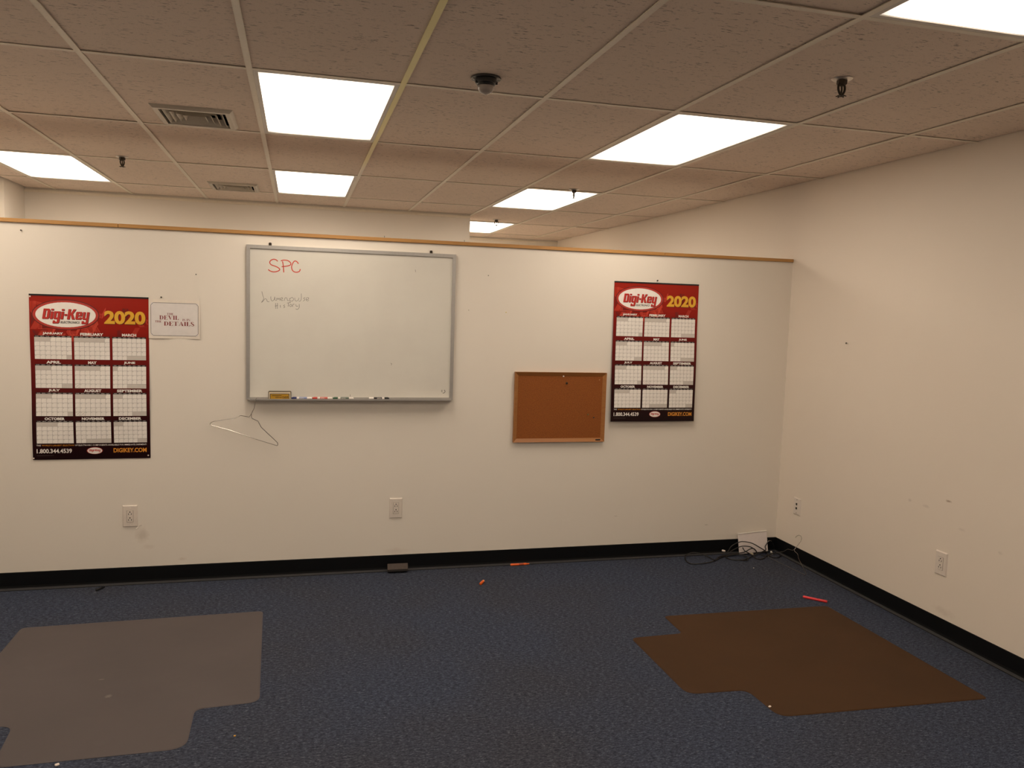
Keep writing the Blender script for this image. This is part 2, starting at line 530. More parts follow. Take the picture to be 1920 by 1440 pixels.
for i in range(-6, 6):
    x0, x1 = max(GX[i], XL), GX[i+1] - (.004 if i == 5 else 0)
    for j in range(-5, 6):
        if (i, j) in LIGHTS: continue
        y0, y1 = max(GY[j], YR), GY[j+1]
        if i == -4 and y1 > YP:
            if y0 < YP: put_tile(x0, y0, XP-.02, YP-.004)
            if y0 < YB: put_tile(XP+.005, y0, x1, min(y1, YB-.012))
            continue
        y1 = min(y1, ymax(i) - (.012 if ymax(i) != YP else .004))
        if y1 > y0: put_tile(x0, y0, x1, y1, VENTS.get((i, j)))
def tee_mb(axis, a, z, c):
    b = MB()
    if axis == 'y':
        b.box(c-.012, a, H, c+.012, z, H+.0025); b.box(c-.001, a, H+.0025, c+.001, z, H+.035)
    else:
        b.box(a, c-.012, H+.0002, z, c+.012, H+.0022); b.box(a, c-.001, H+.0022, z, c+.001, H+.03)
    return b
for i in range(-5, 6):
    y1 = ymax(i) - .004
    if i == -4: y1 = YP - .004
    obj('main_tee', tee_mb('y', YR, y1, GX[i]), M_tee_y if i == 1 else M_tee, ceiling)
for i in range(-6, 6):
    for j in range(-4, 6):
        top = YP if i <= -4 else ymax(i)
        if GY[j] > top - .02: continue
        if i == -4 and GY[j] > YP: continue
        a = max(GX[i] + .012, XL); z = GX[i+1] - (.012 if i < 5 else .003)
        obj('cross_tee', tee_mb('x', a, z, GY[j]), M_tee, ceiling)

# recessed troffers
def make_light():
    t = thing('ceiling_light', '', 'ceiling light', (0, 0, 0))
    w, d = .303, .6255
    b = MB()
    ow, od, iw, idd = w-.0125, d-.0125, w-.031, d-.033
    zt, zb = .004, .0005
    ring = [(-ow,-od),(ow,-od),(ow,od),(-ow,od)]; inn = [(-iw,-idd),(iw,-idd),(iw,idd),(-iw,idd)]
    vs = [(x,y,zb) for x,y in ring] + [(x,y,zb) for x,y in inn] + [(x,y,zt+.006) for x,y in inn] + [(x,y,zt+.006) for x,y in ring]
    fs = []
    for k in range(4):
        n = (k+1) % 4
        fs += [(k, n, 4+n, 4+k)[::-1], (4+k, 4+n, 8+n, 8+k)[::-1], (12+k, 12+n, n, k)[::-1]]
    b.add(vs, fs); obj('door_frame', b, M_fix, t)
    b = MB(); b.box(-iw, -idd, .004, iw, idd, .006); obj('lens', b, M_lens, t)
    b = MB()
    hw, hd = ow, od
    b.add([(-hw,-hd,.011),(hw,-hd,.011),(hw,hd,.011),(-hw,hd,.011),(-hw*.8,-hd,.10),(hw*.8,-hd,.10),(hw*.8,hd,.10),(-hw*.8,hd,.10)],
          [(0,1,5,4),(1,2,6,5),(2,3,7,6),(3,0,4,7),(4,5,6,7)])
    obj('housing', b, M_fix, t)
    return t
LLAB = {
 (0, 0): 'large lit troffer light above the whiteboard, nearest, beside the yellowed ceiling bar',
 (0, 2): 'small lit troffer light beyond the partition, behind the large one above the whiteboard',
 (3, 0): 'lit troffer light to the right of the black ceiling sensor, over the right calendar',
 (3, 2): 'lit troffer light beyond the partition with a sprinkler head hanging in front of it',
 (3, 4): 'farthest lit troffer light, half hidden behind the end of the back wall',
 (-3, 2): 'lit troffer light at the left edge beyond the partition, beside the wall return',
 (3, -2): 'lit troffer light cut by the top right corner, lens ribs showing',
 (0, -2): 'lit troffer light overhead in the row of the whiteboard, out of the frame',
 (0, -4): 'lit troffer light behind the viewer in the row of the whiteboard',
 (3, -4): 'lit troffer light behind the viewer along the right wall',
 (-3, 0): 'lit troffer light left of the frame in front of the partition',
 (-3, -2): 'lit troffer light left of the viewer beside the left wall',
 (-3, -4): 'lit troffer light behind the viewer in the left row'}
proto = make_light(); lens2 = None
for n, (i, j) in enumerate(LIGHTS):
    t = proto if n == 0 else copy_tree(proto)
    t.location = ((GX[i]+GX[i+1])/2, (GY[j]+GY[j+1])/2, H)
    if j >= 2:                                # the lamps beyond the partition are brighter
        for ch in t.children:
            if ch.name.startswith('lens'):
                if lens2 is None: lens2 = ch.data.copy(); lens2.materials[0] = M_lens2
                ch.data = lens2
    sx = (GX[i+1]-GX[i]) / .606
    if abs(sx-1) > .004:
        for ch in t.children: ch.scale = (sx, 1, 1)
    tag(t, LLAB[(i, j)], 'ceiling light', 'troffer lights in the suspended ceiling')

# four-way air diffusers
def make_vent():
    t = thing('air_vent', '', 'air vent')
    fx, fy = .188, .205
    b = MB()
    A = [(-fx,-fy),(fx,-fy),(fx,fy),(-fx,fy)]
    B = [(-.172,-.189),(.172,-.189),(.172,.189),(-.172,.189)]
    Cc = [(-.151,-.167),(.151,-.167),(.151,.167),(-.151,.167)]
    vs = [(x,y,.0035) for x,y in A] + [(x,y,-.012) for x,y in B] + [(x,y,-.012) for x,y in Cc] + [(x,y,.004) for x,y in Cc]
    fs = []
    for k in range(4):
        n = (k+1) % 4
        for q in range(3): fs.append((4*q+k, 4*q+4+k, 4*q+4+n, 4*q+n))
    b.add(vs, fs); obj('frame', b, M_vent, t)
    b = MB(); b.box(-.152, -.168, .045, .152, .168, .05)
    for (x0, y0, x1, y1) in ((-.152,-.168,-.150,.168),(.150,-.168,.152,.168),(-.152,-.168,.152,-.166),(-.152,.166,.152,.168)):
        b.box(x0, y0, .004, x1, y1, .046)
    obj('duct_box', b, M_dark, t)
    for k in range(4):
        b = MB()
        bo = (.136 - .028*k, .151 - .031*k); ti = (bo[0]-.024, bo[1]-.026)
        zb, zt = -.010, .022
        Q = [(-1,-1),(1,-1),(1,1),(-1,1)]; th = .0015
        vs = [(x*bo[0], y*bo[1], zb) for x, y in Q] + [(x*ti[0], y*ti[1], zt) for x, y in Q]
        vs += [(x*(bo[0]+th), y*(bo[1]+th), zb) for x, y in Q] + [(x*(ti[0]+th), y*(ti[1]+th), zt) for x, y in Q]
        fs = []
        for q in range(4):
            n = (q+1) % 4
            fs += [(q, n, 4+n, 4+q), (8+q, 12+q, 12+n, 8+n), (q, 8+q, 8+n, n), (4+q, 4+n, 12+n, 12+q)]
        b.add(vs, fs); obj('louver', b, M_vent, t)
    b = MB(); b.box(-.022, -.028, .012, .022, .028, .014); obj('centre_plate', b, M_vent, t)
    return t
M_vent = plain('grey_beige_enamel', (.56, .50, .41), .4)
pv = make_vent()
VL = ['beige louvred air vent left of the large light, nearer the viewer', 'smaller looking louvred air vent beyond the partition, left of the small light']
for n, (x, y) in enumerate(VENTS.values()):
    t = pv if n == 0 else copy_tree(pv)
    t.location = (x, y, H); tag(t, VL[n], 'air vent', 'louvred vents in the ceiling')

# sprinkler heads
def make_sprinkler():
    t = thing('sprinkler_head', '', 'sprinkler')
    b = MB(); b.lathe([(.012, .003), (.037, .003), (.039, 0), (.034, -.004), (.027, -.005), (.012, -.005)], 28)
    obj('escutcheon', b, M_chrome, t, True)
    b = MB(); b.lathe([(.012, -.004), (.019, -.005), (.019, -.018), (.016, -.022), (.009, -.022)], 6)
    b.lathe([(.0095, -.020), (.0085, -.026), (.004, -.027)], 16)
    obj('body', b, M_bronze, t, True)
    for s in (-1, 1):
        b = MB()
        b.tube(catmull([(s*.014, 0, -.016), (s*.0205, 0, -.029), (s*.019, 0, -.042), (s*.011, 0, -.053), (s*.002, 0, -.060)], 4), .0044, 8)
        o = obj('frame_arm', b, M_bronze, t, True)
    b = MB(); b.tube([(0, 0, -.026), (.002, 0, -.04), (0, 0, -.054)], .0035, 8); obj('trigger', b, M_bronze, t, True)
    b = MB()
    n = 24
    vs = [(0, 0, -.060), (0, 0, -.0625)]; fs = []
    for k in range(n):
        r = .0195 if (k // 2) % 2 == 0 else .013
        a = 2*PI*k/n
        vs += [(r*math.cos(a), r*math.sin(a), -.0605 - (.003 if r > .015 else 0)), (r*math.cos(a), r*math.sin(a), -.062 - (.003 if r > .015 else 0))]
    for k in range(n):
        m2 = (k+1) % n
        fs += [(0, 2+2*k, 2+2*m2), (1, 3+2*m2, 3+2*k), (2+2*k, 3+2*k, 3+2*m2, 2+2*m2)]
    b.add(vs, fs); b.lathe([(.005, -.055), (.006, -.061), (.003, -.066)], 10)
    obj('deflector', b, M_bronze, t)
    return t
ps = make_sprinkler()
SPR = [((-1.294, -2.198), 'sprinkler head nearest the viewer, top right, with bright escutcheon plate', .35),
       ((-4.389, .913), 'sprinkler head at the left beyond the partition, near the left light', 1.2),
       ((-1.286, .925), 'sprinkler head hanging in front of a lit troffer beyond the partition', 1.45),
       ((-1.325, 3.23), 'farthest tiny sprinkler head above the half hidden light', .2)]
for n, ((x, y), lab, rz) in enumerate(SPR):
    t = ps if n == 0 else copy_tree(ps)
    t.location = (x, y, H + (.0035 if n else .0035)); t.rotation_euler = (0, 0, rz)
    tag(t, lab, 'sprinkler', 'sprinkler heads under the ceiling tiles')

# black ceiling sensor with a dome
t = thing('ceiling_sensor', 'black round ceiling sensor with a cloudy dome', 'sensor', (-2.567, -1.722, H))
b = MB(); b.lathe([(.02, .0035), (.058, .0035), (.060, .001), (.059, -.003), (.042, -.004)], 36); b.xform(lambda p: (p[0]-2.567, p[1]-1.722, p[2]+H)); obj('flange', b, M_black, t, True)
b = MB(); b.lathe([(.043, -.003), (.043, -.014), (.041, -.020), (.036, -.022), (.035, -.027), (.033, -.029)], 36); b.xform(lambda p: (p[0]-2.567, p[1]-1.722, p[2]+H)); obj('body', b, M_black, t, True)
m, nt, bb = nodes_of('cloudy_dome')
bb.inputs['Base Color'].default_value = (.20, .18, .16, 1); bb.inputs['Roughness'].default_value = .12
L(nt, mixc(nt, noise(nt, coords(nt), 30, 3), (.34, .30, .27), (.46, .41, .37)), bb.inputs['Base Color'])
b = MB(); b.lathe([(.0315, -.026), (.0315, -.036), (.030, -.044), (.026, -.051), (.019, -.056), (.011, -.059), (.005, -.0615), (.001, -.062)], 32); b.xform(lambda p: (p[0]-2.567, p[1]-1.722, p[2]+H)); obj('dome', b, m, t, True)
for s in (-1, 1):
    b = MB(); b.lathe([(.004, -.003), (.004, -.006), (.002, -.007)], 10); b.xform(lambda p: (p[0]-2.567+s*.050, p[1]-1.722, p[2]+H)); obj('screw', b, M_chrome, t, True)
    b = MB(); b.lathe([(.005, -.012), (.005, -.022), (.002, -.023)], 10); b.xform(lambda p: (p[0]-2.567+s*.040, p[1]-1.722-.012, p[2]+H)); obj('clip', b, M_black, t, True)

# ------------------------------------------------------------------ whiteboard
WX, WZ, WW, WHt = -3.5656, 1.9672, 1.219, .893
ZB = WZ - WHt
wb = thing('whiteboard', 'large white dry-erase board in an aluminium frame with red and black handwriting', 'whiteboard', (WX+WW/2, 0, ZB))
b = MB(); b.box(WX+.012, -.012, ZB+.006, WX+WW-.012, -.002, WZ-.012); obj('writing_surface', b, M_wb, wb)
FW, FD = .020, .020
def rail(p0, p1, q0, q1, y0=-FD, y1=0.0, yi=None):
    """mitred frame bar: outer edge p0-p1, inner edge q0-q1 given as (x,z)"""
    b = MB()
    a = [p0, p1, q1, q0]
    yi = y0 if yi is None else yi
    vs = [(x, y1, z) for x, z in a] + [(x, y0 if k < 2 else yi, z) for k, (x, z) in enumerate(a)]
    b.add(vs, [(0,1,2,3),(7,6,5,4),(0,4,5,1),(1,5,6,2),(2,6,7,3),(3,7,4,0)])
    return b
def frame(x0, z0, x1, z1, w, depth, mat, parent, y1=-.0015, wb_bot=None, yi=None):
    wbm = wb_bot or w
    O = [(x0,z0),(x1,z0),(x1,z1),(x0,z1)]; I = [(x0+w,z0+wbm),(x1-w,z0+wbm),(x1-w,z1-w),(x0+w,z1-w)]
    for k in range(4):
        n = (k+1) % 4
        obj('frame_rail', rail(O[k], O[n], I[k], I[n], -depth, y1, yi), mat, parent)
frame(WX, ZB, WX+WW, WZ, FW, FD, M_alu, wb, wb_bot=.014)
b = MB()                                     # marker tray, ends mitred
x0, x1 = WX+.004, WX+WW-.004
b.add([(x0,-.0202,ZB),(x1,-.0202,ZB),(x1-.02,-.064,ZB),(x0+.02,-.064,ZB),
       (x0,-.0202,ZB+.003),(x1,-.0202,ZB+.003),(x1-.02,-.061,ZB+.003),(x0+.02,-.061,ZB+.003),
       (x0+.02,-.064,ZB+.009),(x1-.02,-.064,ZB+.009),(x1-.02,-.061,ZB+.009),(x0+.02,-.061,ZB+.009)],
      [(3,2,1,0),(4,5,6,7),(3,8,9,2),(8,11,10,9),(11,7,6,10),(0,4,7,11,8,3),(1,2,9,10,6,5),(0,1,5,4)])
obj('marker_tray', b, M_alu, wb)
for u in (.130, 1.066):
    b = MB(); b.bevbox((WX+u, -.008, WZ+.007), (.016, .012, .020), .003)
    obj('mounting_clip', b, M_bronze, wb)
STROKES = {
'S': [(0.1722, 0.0886), (0.164, 0.0805), (0.1491, 0.0777), (0.1335, 0.0854), (0.1282, 0.0976), (0.137, 0.1098), (0.1608, 0.1178), (0.1792, 0.1276), (0.1833, 0.1372), (0.1711, 0.1455), (0.1507, 0.1498), (0.1304, 0.1451), (0.1202, 0.1371)],
'P1': [(0.1994, 0.0873), (0.2037, 0.1138), (0.2066, 0.1503)], 'P2': [(0.1899, 0.085), (0.2049, 0.0801), (0.2288, 0.0818), (0.2446, 0.0944), (0.2426, 0.1065), (0.2256, 0.1129), (0.2051, 0.1166), (0.1942, 0.1185)],
'C': [(0.2886, 0.0974), (0.2789, 0.0851), (0.2665, 0.0829), (0.2556, 0.0975), (0.2503, 0.1188), (0.2566, 0.1383), (0.2738, 0.1468), (0.2931, 0.1417), (0.2992, 0.1273)],
'b_L': [(0.0848, 0.2648), (0.0903, 0.2871), (0.0951, 0.3024), (0.0917, 0.3152), (0.083, 0.3282), (0.0917, 0.3208), (0.1025, 0.3064), (0.1107, 0.3089), (0.1161, 0.3214), (0.127, 0.3225)],
'b_u': [(0.1351, 0.2926), (0.1365, 0.3102), (0.1447, 0.3177), (0.1549, 0.306), (0.1568, 0.2932), (0.1583, 0.3116), (0.1638, 0.3142)],
'b_m': [(0.1672, 0.3155), (0.1692, 0.2999), (0.1753, 0.3082), (0.1814, 0.2995), (0.1842, 0.3135)], 'b_e': [(0.1897, 0.3077), (0.2006, 0.3031), (0.1978, 0.2961), (0.1883, 0.3021), (0.1925, 0.3133), (0.2048, 0.3114)],
'b_n': [(0.2103, 0.3141), (0.2143, 0.2984), (0.2239, 0.298), (0.2295, 0.3134), (0.2364, 0.3118)], 'b_p': [(0.2404, 0.2982), (0.2419, 0.3159), (0.2454, 0.3257)],
'b_p2': [(0.2418, 0.3017), (0.2541, 0.2934), (0.2625, 0.3038), (0.2543, 0.3155), (0.2439, 0.313)], 'b_u2': [(0.2693, 0.2951), (0.2708, 0.3092), (0.2791, 0.3139), (0.2887, 0.3072), (0.2928, 0.2943)],
'b_l': [(0.3058, 0.2689), (0.306, 0.2981), (0.3012, 0.3125), (0.2916, 0.3142)], 'b_s': [(0.3288, 0.2916), (0.3191, 0.2962), (0.3261, 0.3045), (0.3165, 0.3134)],
'b_e2': [(0.3345, 0.3035), (0.3456, 0.301), (0.3476, 0.2924), (0.3372, 0.2927), (0.3331, 0.3036), (0.3401, 0.3112), (0.3498, 0.3066)],
'c_H1': [(0.1618, 0.3298), (0.1626, 0.3624)], 'c_H2': [(0.172, 0.3281), (0.1715, 0.3621)], 'c_H3': [(0.1585, 0.3469), (0.1748, 0.3422)], 'c_i': [(0.1878, 0.3403), (0.1899, 0.3544)],
'c_s2': [(0.2138, 0.3374), (0.2063, 0.3433), (0.2139, 0.3494), (0.2057, 0.3554)], 'c_T': [(0.2255, 0.3271), (0.2426, 0.3244)], 'c_T2': [(0.2344, 0.3261), (0.2318, 0.3474)],
'c_o': [(0.2461, 0.3328), (0.24, 0.3415), (0.2455, 0.3477), (0.2531, 0.3411), (0.2475, 0.3327)], 'c_r': [(0.2572, 0.3481), (0.2592, 0.3338), (0.2682, 0.3328)],
'c_y': [(0.2751, 0.3333), (0.2786, 0.3446), (0.2883, 0.3421)], 'c_y2': [(0.2944, 0.3305), (0.2946, 0.3498), (0.285, 0.3622), (0.2746, 0.3589)],
'd_eye1': [(1.1472, 0.8341), (1.1548, 0.8341)], 'd_eye2': [(1.1474, 0.8424), (1.155, 0.8424)], 'd_smile': [(1.1655, 0.831), (1.1711, 0.8408), (1.1659, 0.85), (1.1568, 0.8515)],
'e_x1': [(0.9715, 0.1021), (0.974, 0.1167)], 'e_x2': [(0.8331, 0.6703), (0.8398, 0.6739), (0.8363, 0.6829)], 'e_x3': [(0.5946, 0.8613), (0.5955, 0.8746)]}
def handwriting(pre, w, mat, label):
    b = MB()
    for k, pts in STROKES.items():
        g = k[:2] if '_' in k else 'a_'
        if g != pre: continue
        P = catmull([(u, v, 0) for u, v in pts], 6)
        vs, fs = ribbon2d([(p.x, p.y) for p in P], w)
        b.add([(WX+p.x, -.0125, WZ-p.y) for p in vs], fs)
    o = obj('handwriting', b, mat, wb); o['label'] = label
handwriting('a_', .0052, M_redink, 'red handwritten letters SPC')
handwriting('b_', .0022, M_greyink, 'thin black handwritten word Lumenpulse')
handwriting('c_', .0024, M_greyink, 'small handwritten word History')
handwriting('d_', .0032, M_blackink, 'tiny sideways smiley face in the corner')
def pen_marks():
    for q in ('1', '2', '3'):
        b = MB(); P = catmull([(u, v, 0) for u, v in STROKES['e_x' + q]], 4)
        vs, fs = ribbon2d([(p.x, p.y) for p in P], .0022)
        b.add([(WX+p.x, -.0125, WZ-p.y) for p in vs], fs); obj('pen_mark', b, M_greyink, wb)
pen_marks()

# dry-erase markers in the tray
def wrap_text(b, body, xa, xb, half, y, z, r, mi, flip=False, ang0=-.25, bold=.02):
    """lettering wrapped on a cylinder lying along x, facing -y"""
    vs, fs = fit2d(text2d(body, bold, 2), xa, -half, xb, half)
    out = []
    for (u, w) in vs:
        if flip: u, w = xa + xb - u, -w
        a = w / r + .20
        out.append((u, y - math.cos(a) * r, z + math.sin(a) * r))
    b.add(out, fs, mi)
def marker(label, x0, x1, capcol, bandcol, cap_left=True, name='dry_erase_marker'):
    r = .0078; y = -.044; z = ZB + .003 + r
    t = thing(name, label, 'marker', ((x0+x1)/2, y, ZB+.003), 0, 'markers in the whiteboard tray')
    ln = x1 - x0; sg = 1 if cap_left else -1
    P = lambda f: (x0 + f if cap_left else x1 - f, y, z)
    b = MB(); b.tube([P(0), P(.003), P(.010), P(.028), P(.029)], [.004, .0062, r+.0008, r+.0008, r*.9], 16); obj('cap', b, capcol, t, True)
    b = MB(); b.tube([P(.0292), P(.030), P(ln-.006), P(ln-.002), P(ln)], [r*.9, r, r, r*.9, r*.6], 16); obj('barrel', b, M_white, t, True)
    xa, xb = sorted((P(.044)[0], P(ln-.028)[0]))
    b = MB(); b.tube([(xa, y, z), (xb, y, z)], r+.0003, 16); o = obj('label_band', b, bandcol, t, True)
    b = MB()
    if cap_left: wrap_text(b, 'EXPO', xa+.004, xa+.6*(xb-xa), .0032, y, z, r+.0007, 0)
    else: wrap_text(b, 'EXPO', xa+.40*(xb-xa), xb-.004, .0036, y, z, r+.0007, 0)
    obj('lettering', b, M_white, o)
    return t
M_blue = plain('blue_cap', (.012, .016, .11), .35); M_blueband = plain('blue_band', (.20, .24, .42), .4)
M_redc = plain('red_cap', (.46, .035, .018), .35); M_redband = plain('red_band', (.55, .10, .07), .4)
M_green = plain('green_cap', (.010, .075, .022), .35); M_greenband = plain('green_band', (.10, .13, .10), .4)
marker('dry-erase marker with dark blue cap in the tray beside the yellow eraser', -3.3105, -3.1950, M_blue, M_blueband)
marker('dry-erase marker with red cap in the whiteboard tray', -3.1920, -3.0765, M_redc, M_redband)
marker('dry-erase marker with green cap in the whiteboard tray', -3.0735, -2.9525, M_green, M_greenband)
marker('dry-erase marker with black cap pointing right in the whiteboard tray', -2.8615, -2.7410, M_black, M_blackp, False)

# eraser standing in the tray
t = thing('whiteboard_eraser', 'whiteboard eraser with yellow upside-down label standing in the tray', 'eraser', (-3.377, -.042, ZB+.003))
b = MB(); b.bevbox((-3.377, -.036, ZB+.0275), (.129, .028, .049), .004); obj('felt_pad', b, plain('eraser_felt', (.10, .075, .045), .9), t)
b = MB(); b.bevbox((-3.377, -.052, ZB+.0250), (.122, .006, .044), .002); obj('backing', b, plain('eraser_cream', (.62, .52, .38), .6), t)
b = MB(); b.box(-3.432, -.0556, ZB+.004, -3.323, -.0552, ZB+.0385); o = obj('label_border', b, M_blackp, t)
b = MB(); b.box(-3.4285, -.0562, ZB+.0045, -3.3265, -.0558, ZB+.0355); obj('label_face', b, plain('eraser_yellow', (.50, .27, .012), .5), o)
b = MB()
def upside(vf, x0, z0, x1, z1):
    vs, fs = fit2d(vf, x0, z0, x1, z1)
    return [(x0+x1-u, -.0567, z0+z1-w) for u, w in vs], fs
b.add(*upside(text2d('EXPO', .03, 2), -3.363, ZB+.0135, -3.3295, ZB+.0235))
b.add(*upside(text2d('ERASER', .02, 2), -3.402, ZB+.0145, -3.366, ZB+.0210))
b.box(-3.421, -.0567, ZB+.0275, -3.366, -.0565, ZB+.0300); b.box(-3.421, -.0567, ZB+.0235, -3.380, -.0565, ZB+.0245)
b.box(-3.362, -.0567, ZB+.0085, -3.334, -.0565, ZB+.0098)
obj('lettering', b, M_blackp, o)

# wire hangers
H1 = [(-3.5018,-.066,1.0890),(-3.5058,-.070,1.0880),(-3.5105,-.0715,1.0800),(-3.5133,-.068,1.0600),(-3.5194,-.0600,1.0275),(-3.5346,-.0500,.9937),(-3.5345,-.0450,.9755),(-3.5311,-.0430,.9664),(-3.4982,-.0400,.9493),(-3.4950,-.0400,.9427),(-3.4820,-.0380,.9165),(-3.4771,-.0370,.9099),(-3.4096,-.0300,.8411),(-3.3894,-.0280,.8198),(-3.3869,-.0270,.8092),(-3.3893,-.0270,.8013),(-3.3994,-.0270,.8041),(-3.4992,-.0300,.8381),(-3.6173,-.0320,.8823),(-3.6515,-.0330,.8956),(-3.7578,-.0350,.9273),(-3.7626,-.0350,.9312),(-3.7614,-.0350,.9376),(-3.7542,-.0350,.9440),(-3.7410,-.0360,.9491),(-3.6247,-.0400,.9680),(-3.5954,-.0420,.9835),(-3.5586,-.0430,.9769),(-3.5476,-.0440,.9742),(-3.5390,-.0460,.9872),(-3.5330,-.0510,.9980),(-3.5270,-.0560,1.0120)]
b = MB(); b.tube(H1, .0017, 8)
o = tag(obj('wire_hanger', b, M_steel, None, True), 'thin wire coat hanger hooked on the whiteboard tray', 'hanger')
H2 = [(-0.0277,-0.2698,0.1751),(-0.0203,-0.2742,0.1868),(-0.0137,-0.2861,0.1960),(-0.0118,-0.3058,0.1960),(-0.0163,-0.3236,0.1854),(-0.0268,-0.3310,0.1668),(-0.0415,-0.3254,0.1431),(-0.0535,-0.3202,0.1239),(-0.0634,-0.3196,0.1074),(-0.0670,-0.3257,0.1003),(-0.0676,-0.3593,0.0939),(-0.0707,-0.3736,0.0864),(-0.0769,-0.3861,0.0740),(-0.0913,-0.4590,0.0380),(-0.1017,-0.5129,0.0118),(-0.1049,-0.5197,0.0054),(-0.1082,-0.5140,0.0018),(-0.1276,-0.2919,0.0030),(-0.1419,-0.1466,0.0045),(-0.1419,-0.1382,0.0059),(-0.1360,-0.1416,0.0151),(-0.1157,-0.1796,0.0430),(-0.1052,-0.2046,0.0563),(-0.0920,-0.2403,0.0726),(-0.0754,-0.2644,0.0963),(-0.0712,-0.2938,0.0985),(-0.0671,-0.3125,0.1024),(-0.0616,-0.3165,0.1110),(-0.0535,-.3175,.1240)]
b = MB(); b.tube(H2, .0014, 6)
tag(obj('wire_hanger', b, M_steel, None, True), 'wire coat hanger standing on the floor in the corner against the right wall', 'hanger')

# ------------------------------------------------------------------ cork board
cx0, cx1, cz0, cz1 = -1.950, -1.3345, .8025, 1.2530
cb = thing('cork_board', 'brown cork board in a thin oak frame beside the right calendar', 'bulletin board', ((cx0+cx1)/2, 0, cz0))
b = MB(); b.box(cx0+.02, -.010, cz0+.015, cx1-.02, -.002, cz1-.02); obj('cork_panel', b, M_cork, cb)
frame(cx0, cz0, cx1, cz1, .023, .023, M_corkwood, cb, yi=-.0115)
b = MB(); b.bevbox((-1.377, -.0190, cz0+.0115), (.034, .002, .010), .0008); obj('badge', b, M_blackp, cb)

# push pins and nails
def pin(name, label, cat, p, d, headr, headcol, length=.012, group=None, taper=True):
    """small pin; p on the surface, d points out of it"""
    d = Vector(d).normalized(); p = Vector(p)
    t = thing(name, label, cat, tuple(p), 0, group)
    b = MB(); b.tube([p - d*.001, p + d*length*.6], .0007, 6); obj('shaft', b, M_steel, t)
    b = MB()
    if taper: b.tube([p + d*length*.45, p + d*length*.5, p + d*length*.85, p + d*length*.88, p + d*length], [headr*.9, headr, headr*.6, headr, headr*.95], 10)
    else: b.tube([p + d*length*.55, p + d*length*.7, p + d*length*.92, p + d*length], [headr*.5, headr, headr, headr*.6], 10)
    obj('head', b, headcol, t, True)
    return t
M_pinw = plain('white_pin', (.80, .68, .60), .3); M_ping = plain('green_pin', (.09, .12, .03), .35); M_pino = plain('brass_pin', (.42, .18, .05), .35)
gcp = 'pins in the cork board'
pin('push_pin', 'white push pin at the top centre of the cork board', 'pin', (-1.630, -.010, 1.2275), (0, -1, .1), .0046, M_pinw, .016, gcp)
pin('push_pin', 'round dark steel push pin below the white one on the cork board', 'pin', (-1.605, -.010, 1.183), (0, -1, .05), .0075, M_bronze, .010, gcp, False)
pin('push_pin', 'small orange brown push pin in the upper right of the cork board', 'pin', (-1.384, -.010, 1.206), (0, -1, .1), .0040, M_pino, .014, gcp)
pin('push_pin', 'green push pin in the lower right of the cork board', 'pin', (-1.4546, -.010, .979), (.2, -1, .2), .0042, M_ping, .014, gcp)
pin('push_pin', 'black push pin in the lower right corner of the cork board', 'pin', (-1.413, -.010, .959), (.2, -1, .2), .0044, M_black, .012, gcp)
gw = 'nails and pins in the partition wall'
pin('wall_nail', 'small bare nail left of the whiteboard', 'nail', (-3.837, 0, 1.784), (0, -1, .1), .0030, M_bronze, .016, gw, False)
pin('wall_nail', 'small nail right of the whiteboard, highest of three', 'nail', (-2.140, 0, 1.8476), (0, -1, .1), .0028, M_bronze, .014, gw, False)
pin('wall_nail', 'small pale nail low beside the right edge of the whiteboard', 'nail', (-2.259, 0, 1.630), (0, -1, .1), .0026, M_steel, .016, gw, False)
pin('wall_nail', 'small yellow pin on the wall above the cork board', 'nail', (-2.020, 0, 1.624), (0, -1, .1), .0032, plain('yellow_pin', (.60, .48, .06), .4), .014, gw, False)
pin('wall_nail', 'dark nail near the oak cap above the left calendar', 'nail', (-4.718, 0, 1.984), (0, -1, .1), .0042, M_bronze, .010, gw, False)
pin('push_pin', 'dark pin above the middle of the right calendar', 'pin', (-1.0035, 0, 1.8600), (0, -1, .2), .0048, M_bronze, .014, gw)
pin('push_pin', 'dark pin above the printed motto sheet', 'pin', (-4.0213, 0, 1.6493), (0, -1, .1), .0045, M_bronze, .014, gw)
pin('wall_nail', 'single dark nail on the right wall', 'nail', (0, -.635, 1.501), (-1, 0, .1), .0055, M_bronze, .016, None, False)
gk = 'nails standing on the oak cap'
for x, lab in ((-2.776, 'tiny nail standing on the oak cap above the whiteboard'), (-2.284, 'tiny nail standing on the oak cap right of the whiteboard')):
    b = MB(); b.tube([(x, .05, CAP+.0205), (x, .05, CAP+.034)], .0012, 6); b.tube([(x, .05, CAP+.034), (x, .05, CAP+.0355)], .003, 8)
    tag(obj('cap_nail', b, M_bronze), lab, 'nail', gk)

